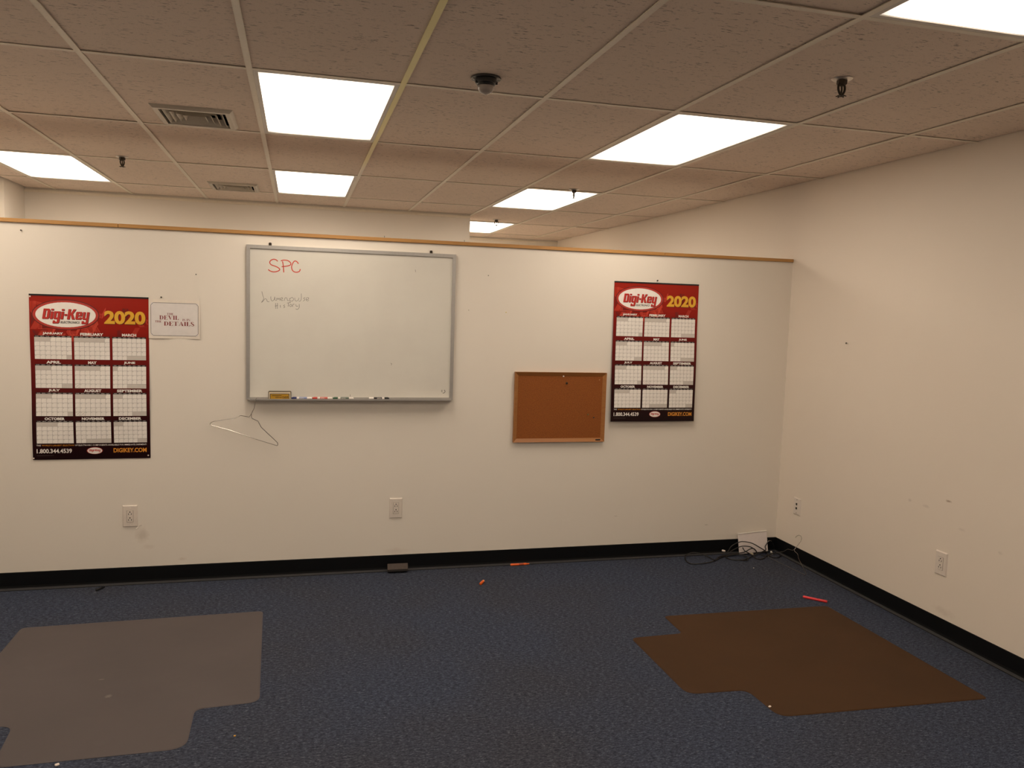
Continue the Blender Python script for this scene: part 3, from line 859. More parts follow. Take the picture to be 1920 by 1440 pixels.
# ------------------------------------------------------------------ wall calendars
CW, CH = .600, .910
MON = [('JANUARY',3,31),('FEBRUARY',6,29),('MARCH',0,31),('APRIL',3,30),('MAY',5,31),('JUNE',1,30),('JULY',3,31),('AUGUST',6,31),('SEPTEMBER',2,30),('OCTOBER',4,31),('NOVEMBER',0,30),('DECEMBER',2,31)]
DAYS = ['SUN','MON','TUE','WED','THU','FRI','SAT']
COLS = [(.036, .345), (.365, .664), (.686, .972)]
ROWS = [(.253, .386), (.425, .561), (.597, .732), (.769, .900)]
def blocky(word):
    """heavy square letters of the oval logo, cap height 1"""
    R = lambda x0, y0, x1, y1: [(x0,y0),(x1,y0),(x1,y1),(x0,y1)]
    G = {
    'D': (.70, [R(0,0,.27,1), R(0,.83,.58,1), R(0,0,.58,.17), [(.43,.17),(.58,0),(.70,.12),(.70,.88),(.58,1),(.43,.83)]]),
    'i': (.27, [R(0,0,.27,.74), R(0,.83,.27,1)]),
    'g': (.66, [R(0,.06,.26,.70), R(0,.60,.66,.76), R(.40,-.36,.66,.70), R(.05,0,.5,.15), R(0,-.42,.58,-.26), R(0,-.40,.22,-.14)]),
    '-': (.26, [R(0,.34,.26,.52)]),
    'K': (.76, [R(0,0,.27,1), [(.22,.40),(.50,1),(.80,1),(.46,.45)], [(.24,.60),(.50,0),(.80,0),(.48,.62)]]),
    'e': (.64, [R(0,.06,.26,.70), R(.04,.62,.60,.76), R(.39,.34,.64,.70), R(.2,.32,.6,.44), R(.04,0,.60,.15), R(.39,.05,.64,.24)]),
    'y': (.66, [R(0,.05,.26,.75), R(.40,-.36,.66,.75), R(.05,0,.5,.15), R(0,-.42,.58,-.26), R(0,-.40,.22,-.14)])}
    vs = []; fs = []; x = 0
    for ch in word:
        w, polys = G[ch]
        for p in polys:
            n = len(vs); vs += [(x + q[0] + .18*q[1], q[1]) for q in p]; fs.append(tuple(range(n, n+len(p))))
        x += w + .07
    return vs, fs
def circuit(rng):
    """bundles of parallel traces with 45-degree bends, in (u,v) metres from the top left"""
    out = []
    for _ in range(44):
        x, y = rng.uniform(.0, CW), rng.uniform(.01, .24)
        n = rng.randint(3, 7); d = rng.choice([(1,0),(0,1),(.55,1),(-.55,1),(1,.25)])
        l1, l2 = rng.uniform(.02, .07), rng.uniform(.02, .08)
        e = rng.choice([(.55,1),(-.55,1),(1,0),(.5,-1)])
        br = rng.random() < .7
        for k in range(n):
            ox, oy = (0, .0045*k) if abs(d[0]) > abs(d[1]) else (.0045*k, 0)
            p0 = (x+ox, y+oy); p1 = (p0[0]+d[0]*l1, p0[1]+d[1]*l1); p2 = (p1[0]+e[0]*l2, p1[1]+e[1]*l2)
            pts = []
            for a, c in ((p0, p1), (p1, p2)):
                for q in range(5): pts.append((a[0]+(c[0]-a[0])*q/4, a[1]+(c[1]-a[1])*q/4))
            pts = [p for p in pts if .004 < p[0] < CW-.004 and .010 < p[1] < .262]
            if len(pts) > 2: out.append((pts, rng.choice([.0012, .0018, .0024]), 0 if br else 1))
    return out
def oval(cx, cy, rx, ry, n=48, rings=6):
    vs = [(cx, cy)]; fs = []
    for r in range(1, rings+1):
        for k in range(n):
            a = 2*PI*k/n; vs.append((cx+rx*r/rings*math.cos(a), cy+ry*r/rings*math.sin(a)))
    for k in range(n): fs.append((0, 1+k, 1+(k+1) % n))
    for r in range(rings-1):
        for k in range(n): fs.append((1+r*n+k, 1+(r+1)*n+k, 1+(r+1)*n+(k+1) % n, 1+r*n+(k+1) % n))
    return vs, fs
def annulus(cx, cy, r0, r1, n=56):
    vs = []; fs = []
    for k in range(n):
        a = 2*PI*k/n
        vs += [(cx+r0[0]*math.cos(a), cy+r0[1]*math.sin(a)), (cx+r1[0]*math.cos(a), cy+r1[1]*math.sin(a))]
    for k in range(n): m2 = (k+1) % n; fs.append((2*k, 2*k+1, 2*m2+1, 2*m2))
    return vs, fs
def calendar(label, x0, ztop, bulge, skew):
    t = thing('wall_calendar', label, 'calendar', (x0+CW/2, 0, ztop-CH), 0, 'red year calendars on the partition')
    def P(u, v, lay):                         # u right, v down in metres, lay in mm above the sheet
        return (x0 + u + skew*v, -(bulge(u/CW, v/CH) + lay*.00035), ztop - v)
    def put(b, vf, lay, mi=0, vflip=False): b.add([P(u, v, lay) for u, v in vf[0]], vf[1], mi)
    def T(body, u0, v0, u1, v1, bold=.02, res=3, shear=0.0):
        vs, fs = fit2d(text2d(body, bold, res, shear), u0, -v1, u1, -v0)
        return [(a, -c) for a, c in vs], fs
    b = MB(); nu, nv = 24, 36
    for layer in (0, 1):
        vs = []; fs = []
        for j in range(nv+1):
            for i in range(nu+1):
                p = P(CW*i/nu, CH*j/nv, 0); vs.append((p[0], p[1] + (.0004 if layer else 0), p[2]))
        for j in range(nv):
            for i in range(nu):
                q = (j*(nu+1)+i, (j+1)*(nu+1)+i, (j+1)*(nu+1)+i+1, j*(nu+1)+i+1); fs.append(q if not layer else q[::-1])
        b.add(vs, fs)
    obj('sheet', b, M_sheet, t, True)
    b = MB()                                   # black rail along the top edge
    for (v0, v1) in ((-.003, .006),):
        q = [P(0, v0, 2), P(CW, v0, 2), P(CW, v1, 2), P(0, v1, 2)]
        b.box(q[0][0], q[0][1]-.0015, q[2][2], q[1][0], -.001, q[0][2])
    obj('hanging_rail', b, M_black, t)
    b = MB()
    for pts, w, mi in circuit(random.Random(31)):
        put(b, ribbon2d(pts, w), 1, mi)
    obj('circuit_print', b, [M_circ, M_circd], t)['kind'] = 'stuff'
    oc = (.300*CW, .117*CH)
    b = MB(); put(b, annulus(*oc, (.145, .066), (.1685, .0835)), 2, 1); put(b, annulus(*oc, (.150, .068), (.164, .079)), 3, 0); put(b, oval(*oc, .150, .0685), 3, 2)
    lg = obj('logo_oval', b, [M_ring, M_ringd, M_paper], t)
    b = MB()
    w0, w1 = .063, .300
    vs, fs = fit2d(blocky('Digi-Key'), w0, -.154, w1, -.075)
    put(b, ([(a+.0022, -c+.0022) for a, c in vs], fs), 4, 1); put(b, ([(a, -c) for a, c in vs], fs), 5, 0)
    put(b, T('ELECTRONICS', .154, .141, .250, .1535, .02, 2, .25), 6, 1)
    obj('lettering', b, [M_logored, M_blackp], lg)
    b = MB()
    vs, fs = T('2020', .372, .0775, .583, .1515, .045, 4)
    put(b, ([(a+.003, c+.003) for a, c in vs], fs), 2, 1); put(b, (vs, fs), 3, 0)
    obj('year_lettering', b, [M_gold, M_circd], t)
    for k, (nm, first, nd) in enumerate(MON):
        (ua, ub), (va, vb) = COLS[k % 3], ROWS[k // 3]
        ua, ub, va, vb = ua*CW, ub*CW, va*CH, vb*CH
        cw, ch = (ub-ua)/7, (vb-va)/5
        b = MB()
        cells = {}
        for q in range(35): cells[q] = first <= q < first+nd
        for q in range(35):
            r, c = divmod(q, 7)
            u0, v0 = ua+c*cw, va+r*ch
            put(b, ([(u0,v0),(u0,v0+ch),(u0+cw,v0+ch),(u0+cw,v0)], [(0,1,2,3)]), 2, 2)
            g = .00045; on = cells[q]
            gl = g if (on or c == 0 or cells[q-1]) else 0; gr = g if (on or c == 6 or cells[q+1]) else 0
            put(b, ([(u0+gl,v0+g),(u0+gl,v0+ch-g),(u0+cw-gr,v0+ch-g),(u0+cw-gr,v0+g)], [(0,1,2,3)]), 3, 0 if on else 1)
            if on:
                dd = str(q-first+1); wd = .0026*len(dd)
                put(b, T(dd, u0+.002, v0+.002, u0+.002+wd, v0+.0062, .01, 1), 4, 2)
        for d in range(first+nd-35):           # days that share a split cell of the last row
            u0, v0 = ua+d*cw, va+4*ch
            put(b, ribbon2d([(u0+.001, v0+ch-.001), (u0+cw-.001, v0+.001)], .0008), 4, 2)
            put(b, T(str(nd-(first+nd-35)+d+1), u0+cw-.008, v0+ch-.0075, u0+cw-.0025, v0+ch-.0033, .01, 1), 4, 2)
        cells7 = [(ua+c*cw, va-.0085, ua+(c+1)*cw, va) for c in range(7)]
        for c, (u0, v0, u1, v1) in enumerate(cells7):
            put(b, ([(u0,v0),(u0,v1),(u1,v1),(u1,v0)], [(0,1,2,3)]), 2, 3)
            put(b, T(DAYS[c], u0+.006, v0+.0028, u1-.006, v1-.0022, .01, 1), 3, 0)
        wid = .0145*len(nm); um = (ua+ub)/2
        put(b, T(nm, um-wid/2, va-.0268, um+wid/2, va-.0115, .045, 2), 3, 0)
        obj('month_panel', b, [M_paper, M_papergrey, M_line, M_blackp], t)
    b = MB()
    v0, v1 = .9075*CH, .9170*CH
    put(b, T('THE', .020, v0, .041, v1, .01, 1), 2, 0); put(b, T("WORLD'S LARGEST SELECTION", .046, v0, .207, v1, .01, 1), 2, 1)
    put(b, T('OF ELECTRONIC COMPONENTS AVAILABLE FOR IMMEDIATE SHIPMENT!', .212, v0, .580, v1, .01, 1), 2, 0)
    put(b, T('1.800.344.4539', .020, .9335*CH, .196, .9605*CH, .022, 3), 2, 0)
    put(b, T('DIGIKEY.COM', .408, .9330*CH, .580, .9610*CH, .03, 3), 2, 1)
    put(b, ([(.021, .9745*CH), (.021, .9755*CH), (.105, .9755*CH), (.105, .9745*CH)], [(0,1,2,3)]), 2, 2)
    obj('footer_lettering', b, [M_paper, M_orange, M_line], t)
    b = MB(); oc = (.520*CW, .9475*CH)
    put(b, annulus(*oc, (.036, .0165), (.041, .0200)), 2, 1); put(b, oval(*oc, .0375, .0180, 32, 3), 3, 0)
    so = obj('small_logo_oval', b, [M_paper, M_ring], t)
    b = MB(); vs, fs = fit2d(blocky('Digi-Key'), oc[0]-.030, -oc[1]-.0085, oc[0]+.030, -oc[1]+.0085); put(b, ([(a, -c) for a, c in vs], fs), 4)
    obj('lettering', b, M_logored, so)
    return t
def bul_left(u, v):
    e = math.sin(PI*min(max(u, 0), 1)) * math.sin(PI*min(max(v, 0), 1))
    return .0035 + .010*e + .0035*math.sin(9*v+2*u)*min(1, 4*v*(1-v)+.15) + .006*max(0, v-.6)*(1-u)
def bul_right(u, v):
    return .0050 + .026*max(v, 0)**1.2 + .0022*math.sin(8*v+3*u)*min(1, 3*max(v, 0)) + .005*max(0, v-.9)*math.sin(PI*u)
calendar('red 2020 wall calendar at the left, pinned flat by its corners beside the motto sheet', -4.6885, 1.6445, bul_left, 0.003)
calendar('red 2020 wall calendar at the right, hanging loose beside the cork board', -1.3015, 1.8455, bul_right, 0.002)
gt = 'tacks in the corners of the left calendar'
for (x, z, lab) in ((-4.6800, .7440, 'pale tack in the bottom left corner of the left calendar'), (-4.0960, .7520, 'pale tack in the bottom right corner of the left calendar'), (-4.6810, 1.6330, 'pale tack in the top left corner of the left calendar')):
    pin('thumbtack', lab, 'tack', (x, -.006, z), (0, -1, 0), .0042, M_pinw, .008, gt, False)

# ------------------------------------------------------------------ motto sheet in a clear sleeve
sx0, sx1, sz0, sz1 = -4.0885, -3.8190, 1.4190, 1.6380
t = thing('printed_sign', 'white printed motto sheet in a clear sleeve right of the left calendar', 'sign', ((sx0+sx1)/2, 0, sz0))
def wavy(x, z, o): return -(.0035 + .0035*math.sin(7*(x-sx0)/.27+.4)*(1-(z-sz0)/.22) + .0012*math.sin(20*(z-sz0)) + o*.0004)
def sheet_grid(x0, z0, x1, z1, o, nx=14, nz=10):
    b = MB(); vs = []; fs = []
    for j in range(nz+1):
        for i in range(nx+1):
            x = x0+(x1-x0)*i/nx; z = z0+(z1-z0)*j/nz; vs.append((x, wavy(x, z, o), z))
    for j in range(nz):
        for i in range(nx): fs.append((j*(nx+1)+i, j*(nx+1)+i+1, (j+1)*(nx+1)+i+1, (j+1)*(nx+1)+i))
    b.add(vs, fs); return b
M_sleeve = plain('frosted_sleeve', (.82, .74, .645), .3)
M_sheetpaper = plain('cool_white_paper', (.76, .715, .69), .5)
obj('sleeve', sheet_grid(sx0, sz0, sx1, sz1, 0), M_sleeve, t, True)
bx0, bx1, bz0, bz1 = -4.0770, -3.8275, 1.4355, 1.6195
pp = obj('paper', sheet_grid(bx0, bz0, bx1, bz1, 1), M_sheetpaper, t, True)
b = MB(); c = .013
P = [(bx0,bz0+c),(bx0+c,bz0),(bx1-c,bz0),(bx1,bz0+c),(bx1,bz1-c),(bx1-c,bz1),(bx0+c,bz1),(bx0,bz1-c),(bx0,bz0+c)]
pts = []
for a, e in zip(P[:-1], P[1:]):
    for k in range(8): pts.append((a[0]+(e[0]-a[0])*k/8, a[1]+(e[1]-a[1])*k/8))
pts.append(P[-1])
vs, fs = ribbon2d(pts, .0022); b.add([(x, wavy(x, z, 2), z) for x, z in vs], fs)
obj('border_line', b, plain('grey_blue_print', (.12, .11, .13), .5), pp)
def serif(word):
    """high-contrast serif capitals, cap height 1"""
    R = lambda x0, y0, x1, y1: [(x0,y0),(x1,y0),(x1,y1),(x0,y1)]
    def stem(x, w=.19): return [R(x,0,x+w,1), R(x-.07,0,x+w+.07,.04), R(x-.07,.96,x+w+.07,1)]
    arc = []
    for k in range(13):
        a = -PI/2 + PI*k/12; arc.append((.30+.42*math.cos(a), .5+.5*math.sin(a)))
    for k in range(13):
        a = PI/2 - PI*k/12; arc.append((.30+.24*math.cos(a), .5+.45*math.sin(a)))
    sp = catmull([(.55,.80,0),(.42,.97,0),(.24,.97,0),(.11,.80,0),(.20,.60,0),(.42,.42,0),(.54,.22,0),(.42,.04,0),(.22,.03,0),(.05,.22,0)], 3)
    wv = [.05 + .13*math.sin(PI*k/(len(sp)-1))**3 for k in range(len(sp))]
    sv, sf = ribbon2d([(p.x, p.y) for p in sp], wv)
    G = {
    'T': (.78, [R(.30,0,.48,1), R(.20,0,.58,.04), R(0,.95,.78,1), [(0,.72),(.05,.95),(0,1)], [(.78,.72),(.78,1),(.73,.95)]]),
    'H': (.90, stem(.07) + stem(.62) + [R(.2,.48,.7,.53)]),
    'E': (.66, stem(.07) + [R(.1,.96,.62,1), R(.1,0,.62,.04), R(.2,.49,.45,.53), [(.62,.74),(.62,1),(.50,.97)], [(.64,.27),(.50,.03),(.62,0)], [(.45,.36),(.45,.66),(.36,.51)]]),
    'D': (.76, stem(.07) + [arc]),
    'V': (.84, [[(.05,1),(.27,1),(.50,.2),(.42,0)], [(.42,0),(.46,.1),(.78,1),(.74,1)], R(0,.96,.34,1), R(.64,.96,.86,1)]),
    'I': (.34, stem(.07)),
    'L': (.62, stem(.07) + [R(.1,0,.60,.04), [(.62,.34),(.46,.03),(.60,0)]]),
    'N': (.86, [R(.10,0,.14,1), R(.72,0,.76,1), [(.06,1),(.28,1),(.76,0),(.68,0)], R(0,.96,.2,1), R(.02,0,.24,.04), R(.62,.96,.86,1)]),
    'A': (.86, [[(.10,0),(.14,0),(.44,.88),(.42,1)], [(.38,1),(.46,1),(.80,0),(.58,0)], R(.24,.30,.6,.34), R(0,0,.24,.04), R(.50,0,.88,.04)])}
    vs = []; fs = []; x = 0
    for ch in word:
        if ch == ' ': x += .4; continue
        if ch == 'S':
            n = len(vs); vs += [(x+p.x, p.y) for p in sv]; fs += [tuple(i+n for i in f) for f in sf]; x += .66; continue
        w, polys = G[ch]
        for p in polys:
            n = len(vs); vs += [(x+q[0], q[1]) for q in p]; fs.append(tuple(range(n, n+len(p))))
        x += w + .06
    return vs, fs
b = MB()
SW, SHh = bx1-bx0, bz1-bz0
for wd, u0, v0, u1, v1 in (('THE', .335, .305, .475, .365), ('DEVIL', .180, .385, .585, .510), ('IS IN', .665, .475, .830, .540), ('THE', .085, .540, .225, .600), ('DETAILS', .275, .565, .915, .695)):
    vs, fs = fit2d(serif(wd), bx0+u0*SW, bz1-v1*SHh, bx0+u1*SW, bz1-v0*SHh)
    b.add([(x, wavy(x, z, 3), z) for x, z in vs], fs)
obj('lettering', b, plain('dark_red_print', (.22, .012, .010), .5), pp)

# ------------------------------------------------------------------ wall plates
def make_outlet(kind='duplex', w=.080, h=.126):
    """built facing -y around the origin, base at z=0"""
    t = thing('power_outlet' if kind == 'duplex' else 'data_plate', '', 'outlet')
    b = MB(); d = .007; c = .005
    vs = [(-w/2,0,0),(w/2,0,0),(w/2,0,h),(-w/2,0,h),(-w/2+c,-d,c),(w/2-c,-d,c),(w/2-c,-d,h-c),(-w/2+c,-d,h-c)]
    b.add(vs, [(4,5,6,7),(0,1,5,4),(1,2,6,5),(2,3,7,6),(3,0,4,7),(0,3,2,1)]); obj('cover_plate', b, M_plate, t)
    if kind == 'duplex':
        b = MB(); b.bevbox((0, -.0082, h/2), (.033, .003, .067), .0012); r = obj('receptacle', b, M_plate, t)
        b = MB(); b.box(-.0178, -.0072, h/2-.0347, .0178, -.0069, h/2+.0347); obj('receptacle_gap', b, plain('seam', (.22, .17, .13), .6), t)
        b = MB()
        for zc in (h/2+.017, h/2-.017):
            b.box(-.0090, -.0100, zc-.0078, -.0058, -.0096, zc+.0012); b.box(.0058, -.0100, zc-.0078, .0090, -.0096, zc+.0012)
            b.lathe([(.0034, 0), (.0034, .0004)], 10); n = 20
            for q in range(len(b.v)-20, len(b.v)):
                x, y, z = b.v[q]; b.v[q] = (x, -.0100+z, zc+.0085+y)
        obj('slots', b, M_dark, r)
    else:
        for zc in (h/2+.0165, h/2-.0115):
            b = MB(); b.bevbox((0, -.0075, zc), (.019, .002, .019), .0008); r = obj('jack', b, M_plate, t)
            b = MB(); b.box(-.0078, -.0090, zc-.0065, .0078, -.0085, zc+.0065); b.box(-.0038, -.0090, zc-.0095, .0038, -.0085, zc-.0065); obj('socket_hole', b, M_dark, r)
    for zc in (h/2+.0485*h/.126, h/2-.0485*h/.126):
        b = MB(); b.lathe([(.003, 0), (.003, .0006), (.0015, .001)], 10)
        b.xform(lambda p: (p[0], -.0068-p[2], zc+p[1])); obj('screw', b, M_white if kind == 'duplex' else M_bronze, t)
    return t
go = 'outlets with oversize cover plates'
o1 = make_outlet(); o1.location = (-4.1965, 0, .3370); tag(o1, 'power outlet low on the partition below the left calendar, stained wall beside it', 'outlet', go)
o2 = copy_tree(o1); o2.location = (-2.6830, 0, .3350); tag(o2, 'power outlet low on the partition below the whiteboard', 'outlet', go)
o3 = copy_tree(o1); o3.location = (0, -1.5075, .3255); o3.rotation_euler = (0, 0, -PI/2); tag(o3, 'power outlet low on the right wall', 'outlet', go)
o4 = make_outlet('data', .076, .116); o4.location = (0, -.2300, .3205); o4.rotation_euler = (0, 0, -PI/2); tag(o4, 'white data plate with two black jacks on the right wall near the corner', 'data plate')
# torn paint flap at the corner of the left outlet
b = MB(); x, z = -4.1555, .3385
b.add([(x,-.001,z),(x+.022,-.010,z+.006),(x+.020,-.011,z+.012),(x+.002,-.001,z+.006)], [(0,1,2,3)]); b.add([(x,-.0012,z-.001),(x-.012,-.008,z-.010),(x-.008,-.010,z-.013),(x+.003,-.001,z-.004)], [(0,1,2,3)])
tag(obj('paint_flap', b, M_wall), 'curled flap of torn wall paint at the left outlet corner', 'paint flap')

# ------------------------------------------------------------------ chair mats
def rounded(poly, rad):
    out = []; n = len(poly)
    for k in range(n):
        p = Vector(poly[k]); a = (Vector(poly[k-1])-p); c = (Vector(poly[(k+1) % n])-p)
        r = min(rad[k], a.length*.45, c.length*.45)
        p0 = p + a.normalized()*r; p1 = p + c.normalized()*r
        for s in range(7):
            t = s/6; out.append((p0*(1-t)**2 + p*2*t*(1-t) + p1*t*t))
    return out
def chair_mat(label, poly, rad, mats):
    P = rounded(poly, rad); n = len(P)
    area = sum(P[k].x*P[(k+1) % n].y - P[(k+1) % n].x*P[k].y for k in range(n))
    if area < 0: P.reverse()
    inn = []
    for k in range(n):
        t = (P[(k+1) % n]-P[k-1]); t.normalize(); inn.append(P[k] + Vector((-t.y, t.x))*.007)
    b = MB()
    vs = [(p.x, p.y, .0005) for p in P] + [(p.x, p.y, .0012) for p in P] + [(p.x, p.y, .0030) for p in inn]
    fs = []
    for k in range(n):
        m2 = (k+1) % n; fs += [(k, m2, n+m2, n+k), (n+k, n+m2, 2*n+m2, 2*n+k)]
    fs.append(tuple(2*n+k for k in range(n))); fs.append(tuple(reversed(range(n))))
    b.add(vs, fs)
    return tag(obj('chair_mat', b, mats), label, 'chair mat')
def mat_vinyl(name, a, c2, sc, worn, scuffs=()):
    m, nt, bb = nodes_of(name)
    v = coords(nt); n1 = noise(nt, v, 2.2, 4, .6); n2 = noise(nt, v, 240, 2); n3 = noise(nt, v, 9, 3, .7)
    c = mixc(nt, ramp(nt, n1, [(.35, (0,0,0)), (.7, (1,1,1))]), a, c2)
    c = mixc(nt, math_n(nt, 'MULTIPLY', n2, .25), c, tuple(x*.7 for x in a))
    k = N(nt, 'ShaderNodeMapRange'); L(nt, n3, k.inputs[0]); k.inputs[1].default_value = .62; k.inputs[2].default_value = .8; k.inputs[4].default_value = .35
    c = mixc(nt, k.outputs[0], c, worn)
    for p, q in scuffs:
        vm = coords(nt, scale=(1/q[0], 1/q[1], 0), loc=(-p[0]/q[0], -p[1]/q[1], 0))
        ln = N(nt, 'ShaderNodeVectorMath', operation='LENGTH'); L(nt, vm, ln.inputs[0])
        k = N(nt, 'ShaderNodeMapRange'); L(nt, math_n(nt, 'ADD', ln.outputs[1], math_n(nt, 'MULTIPLY', noise(nt, v, 90, 3, .7), 1.2)), k.inputs[0])
        k.inputs[1].default_value = 1.5; k.inputs[2].default_value = .9; k.inputs[3].default_value = 0; k.inputs[4].default_value = .45
        c = mixc(nt, k.outputs[0], c, (.26, .22, .20))
    L(nt, c, bb.inputs['Base Color']); bb.inputs['Roughness'].default_value = .55
    bb.inputs['Specular IOR Level'].default_value = .18
    bump(nt, bb, n2, .15, .001)
    return m
M_matg = mat_vinyl('grey_vinyl_mat', (.090, .075, .075), (.104, .086, .085), 1, (.110, .096, .096), (((-4.024, -1.423), (.018, .022)), ((-4.085, -1.258), (.020, .007))))
M_matb = mat_vinyl('brown_vinyl_mat', (.050, .021, .006), (.061, .026, .008), 1, (.046, .021, .008))
chair_mat('grey chair mat with a lip lying on the carpet at the left',
          [(-4.588,-.588), (-3.447,-.560), (-3.420,-1.588), (-3.668,-1.603), (-3.664,-1.902), (-4.297,-1.905), (-4.320,-1.604), (-4.590,-1.600)],
          [.03, .03, .05, .04, .07, .05, .05, .05], M_matg)
chair_mat('brown chair mat with a lip lying on the carpet near the right wall',
          [(-1.333,-1.008), (-.318,-1.028), (-.318,-2.168), (-1.340,-2.130), (-1.346,-1.886), (-1.628,-1.872), (-1.630,-1.254), (-1.340,-1.246)],
          [.03, .03, .03, .06, .05, .06, .04, .03], M_matb)

# ------------------------------------------------------------------ things lying on the floor
# felt eraser fallen against the baseboard
A = Matrix.Rotation(math.radians(-28), 3, 'X')
ec = Vector((-2.670, -.0395, .0300))
t = thing('felt_eraser', 'grey brown felt eraser lying on the floor against the baseboard', 'eraser', (ec.x, ec.y, 0))
def at(p): return ec + A @ Vector(p)
b = MB(); b.bevbox(at((0, .005, -.002)), (.124, .020, .046), .003, 0, A); b.bevbox(at((0, -.0075, -.0200)), (.124, .008, .0105), .002, 0, A); obj('felt_pad', b, plain('dark_felt', (.010, .008, .008), .95), t)
b = MB(); b.bevbox(at((0, -.0075, .0055)), (.126, .006, .039), .002, 0, A); obj('backing', b, plain('worn_wood_back', (.066, .048, .038), .7, var=.3, scale=60), t)

def floor_pen(name, label, cat, a, c, r, col, parts):
    a = Vector(a); c = Vector(c); d = (c-a)
    t = thing(name, label, cat, ((a.x+c.x)/2, (a.y+c.y)/2, 0))
    for pn, f0, f1, rr, m in parts:
        b = MB(); s = lambda f: a + d*f
        e = min(.03, (f1-f0)*.2)
        b.tube([s(f0), s(f0+e*.5), s(f0+e), s(f1-e), s(f1)], [r*rr*.75, r*rr*.95, r*rr, r*rr, r*rr*.8], 12); obj(pn, b, m, t, True)
    return t
M_oran = plain('fluorescent_orange', (.85, .13, .012), .4)
M_pink = plain('fluorescent_red', (.80, .045, .055), .4)
floor_pen('highlighter', 'orange highlighter without cap lying along the baseboard', 'highlighter', (-1.943, -.0270, .0070), (-1.817, -.0245, .0070), .0070, M_oran,
          [('barrel', 0, .86, 1, M_oran), ('tip', .862, 1, .6, M_oran), ('label_band', .42, .72, 1.03, plain('dark_orange_print', (.45, .06, .01), .4))])
floor_pen('marker_cap', 'small orange highlighter cap alone on the carpet', 'cap', (-2.213, -.352, .0080), (-2.183, -.302, .0080), .0080, M_oran, [('shell', 0, .78, 1, M_oran), ('rim', .78, 1, .9, plain('pale_orange', (.85, .30, .10), .4))])
floor_pen('highlighter', 'red pink highlighter lying on the carpet behind the brown chair mat', 'highlighter', (-.377, -.884, .0075), (-.286, -.986, .0075), .0075, M_pink,
          [('barrel', 0, .60, 1, M_pink), ('cap', .602, 1, 1.06, plain('fluorescent_red_cap', (.70, .035, .04), .35))])
floor_pen('pen_cap', 'black pen cap lying on the carpet near the left baseboard', 'cap', (-4.360, -.094, .0065), (-4.327, -.040, .0065), .0065, M_black, [('shell', 0, .85, 1, M_black), ('clip', .5, 1, .7, M_black)])

# white panel leaning on the baseboard in the corner
t = thing('white_panel', 'white square plastic panel leaning against the baseboard in the corner', 'panel', (-.200, -.04, 0))
A = Matrix.Rotation(math.radians(-9), 3, 'X') @ Matrix.Rotation(math.radians(3.2), 3, 'Y').inverted()
b = MB(); b.bevbox((-.200, -.0335, .0800), (.224, .009, .140), .002, 0, A); obj('board', b, plain('panel_white', (.80, .72, .69), .5), t)
b = MB(); b.bevbox(Vector((-.200, -.0335, .0800)) + A @ Vector((0, -.0015, .0715)), (.224, .013, .006), .001, 0, A); obj('top_edge', b, plain('panel_edge', (.90, .85, .77), .4), t)

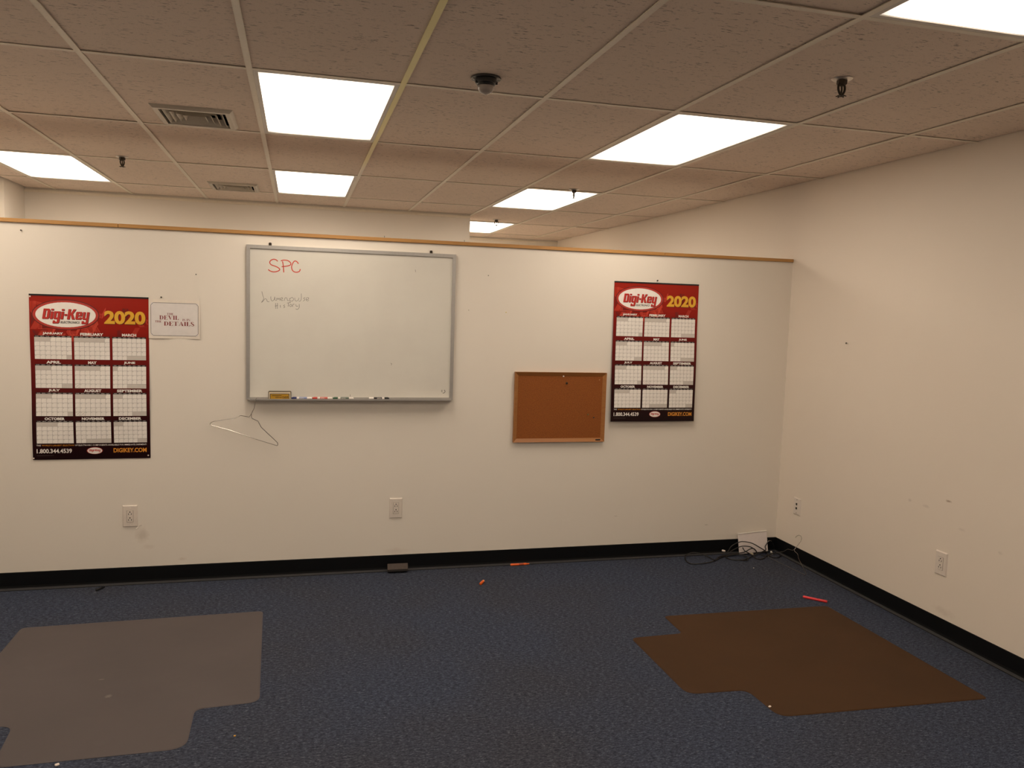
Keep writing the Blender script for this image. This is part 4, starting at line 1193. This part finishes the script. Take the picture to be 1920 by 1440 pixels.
# tangle of black cables
CABS = [
('long black cable looping out along the baseboard to the left', [(-0.326,-0.055,0.011),(-0.398,-0.062,0.006),(-0.459,-0.087,0.006),(-0.536,-0.140,0.006),(-0.594,-0.174,0.006),(-0.679,-0.199,0.006),(-0.747,-0.192,0.006),(-0.754,-0.129,0.006),(-0.724,-0.055,0.008),(-0.711,-0.050,0.022),(-0.665,-0.045,0.033),(-0.618,-0.055,0.028),(-0.567,-0.076,0.010),(-0.564,-0.155,0.012),(-0.541,-0.143,0.008),(-0.495,-0.091,0.006),(-0.446,-0.062,0.006),(-0.400,-0.066,0.010),(-0.333,-0.060,0.016),(-0.278,-0.062,0.024),(-0.242,-0.065,0.043),(-0.211,-0.065,0.047),(-0.187,-0.065,0.024),(-0.187,-0.068,0.006)]),
('black cable arching highest in front of the white panel', [(-0.448,-0.075,0.045),(-0.420,-0.075,0.032),(-0.389,-0.075,0.074),(-0.336,-0.075,0.099),(-0.295,-0.075,0.102),(-0.233,-0.075,0.088),(-0.175,-0.075,0.058),(-0.132,-0.075,0.033),(-0.113,-0.085,0.012),(-0.189,-0.159,0.006),(-0.239,-0.167,0.006),(-0.247,-0.120,0.012),(-0.255,-0.085,0.020),(-0.288,-0.080,0.038),(-0.305,-0.078,0.062)]),
('black cable coiled flat on the carpet in front of the white panel', [(-0.394,-0.068,0.034),(-0.328,-0.068,0.063),(-0.287,-0.068,0.068),(-0.238,-0.068,0.060),(-0.202,-0.070,0.037),(-0.192,-0.075,0.014),(-0.248,-0.110,0.006),(-0.301,-0.142,0.006),(-0.360,-0.172,0.006),(-0.409,-0.164,0.006),(-0.437,-0.130,0.006),(-0.437,-0.090,0.006),(-0.389,-0.071,0.010),(-0.325,-0.077,0.014),(-0.297,-0.112,0.012),(-0.304,-0.151,0.012),(-0.335,-0.186,0.006),(-0.384,-0.178,0.010)]),
('black cable rising beside the white panel with a bare metal end', [(-0.226,-0.072,0.012),(-0.185,-0.074,0.012),(-0.150,-0.072,0.021),(-0.116,-0.066,0.035),(-0.118,-0.060,0.054),(-0.102,-0.055,0.076),(-0.088,-0.050,0.088)]),
('short black cable loop at the right end of the tangle', [(-0.163,-0.072,0.020),(-0.105,-0.070,0.014),(-0.118,-0.099,0.008),(-0.113,-0.147,0.006),(-0.080,-0.160,0.006),(-0.034,-0.127,0.006),(-0.024,-0.085,0.006),(-0.040,-0.071,0.008),(-0.087,-0.090,0.012),(-0.141,-0.126,0.010),(-0.174,-0.101,0.010)])]
M_cable = plain('black_cable', (.012, .010, .009), .45)
gc = 'black cables tangled in the corner'
ENDS = {0: None, 1: (-.4480, -.075, .045, M_white), 2: (-.2322, -.080, .016, plain('cream_plug', (.66, .58, .42), .4)), 3: None, 4: (-.0700, -.068, .012, M_white)}
for k, (lab, pts) in enumerate(CABS):
    t = thing('cable', lab, 'cable', (pts[0][0], pts[0][1], 0), 0, gc)
    b = MB(); b.tube(catmull(pts, 6), .0034, 8); obj('cord', b, M_cable, t, True)
    if k == 3:
        b = MB(); b.tube(catmull([(-0.088,-0.050,0.088),(-0.082,-0.050,0.093),(-0.064,-0.050,0.087),(-0.047,-0.050,0.064),(-0.041,-0.050,0.050)], 4), .0016, 6); obj('bare_wire', b, M_steel, t, True)
    e = ENDS[k]
    if e:
        b = MB(); b.bevbox((e[0], e[1], e[2]), (.022, .012, .011), .002, 0, Matrix.Rotation(.25*k, 3, 'Y')); obj('plug', b, e[3], t)

# crumbs
gb = 'crumbs on the floor'
for (x, y, s, m, lab) in ((-.369, -.330, .006, M_white, 'tiny white crumb on the carpet before the cables'), (-1.332, -2.045, .009, M_pinw, 'pale crumb at the front corner of the brown mat'), (-3.4985, -1.848, .006, M_gold, 'tiny yellow crumb on the carpet right of the grey mat'), (-4.084, -1.930, .011, M_pinw, 'pale paper crumb at the front edge of the grey mat')):
    b = MB(); b.bevbox((x, y, s*.3+.0008), (s*1.3, s, s*.6), s*.15, 0, Matrix.Rotation(.5, 3, 'Z'))
    tag(obj('crumb', b, m), lab, 'crumb', gb)
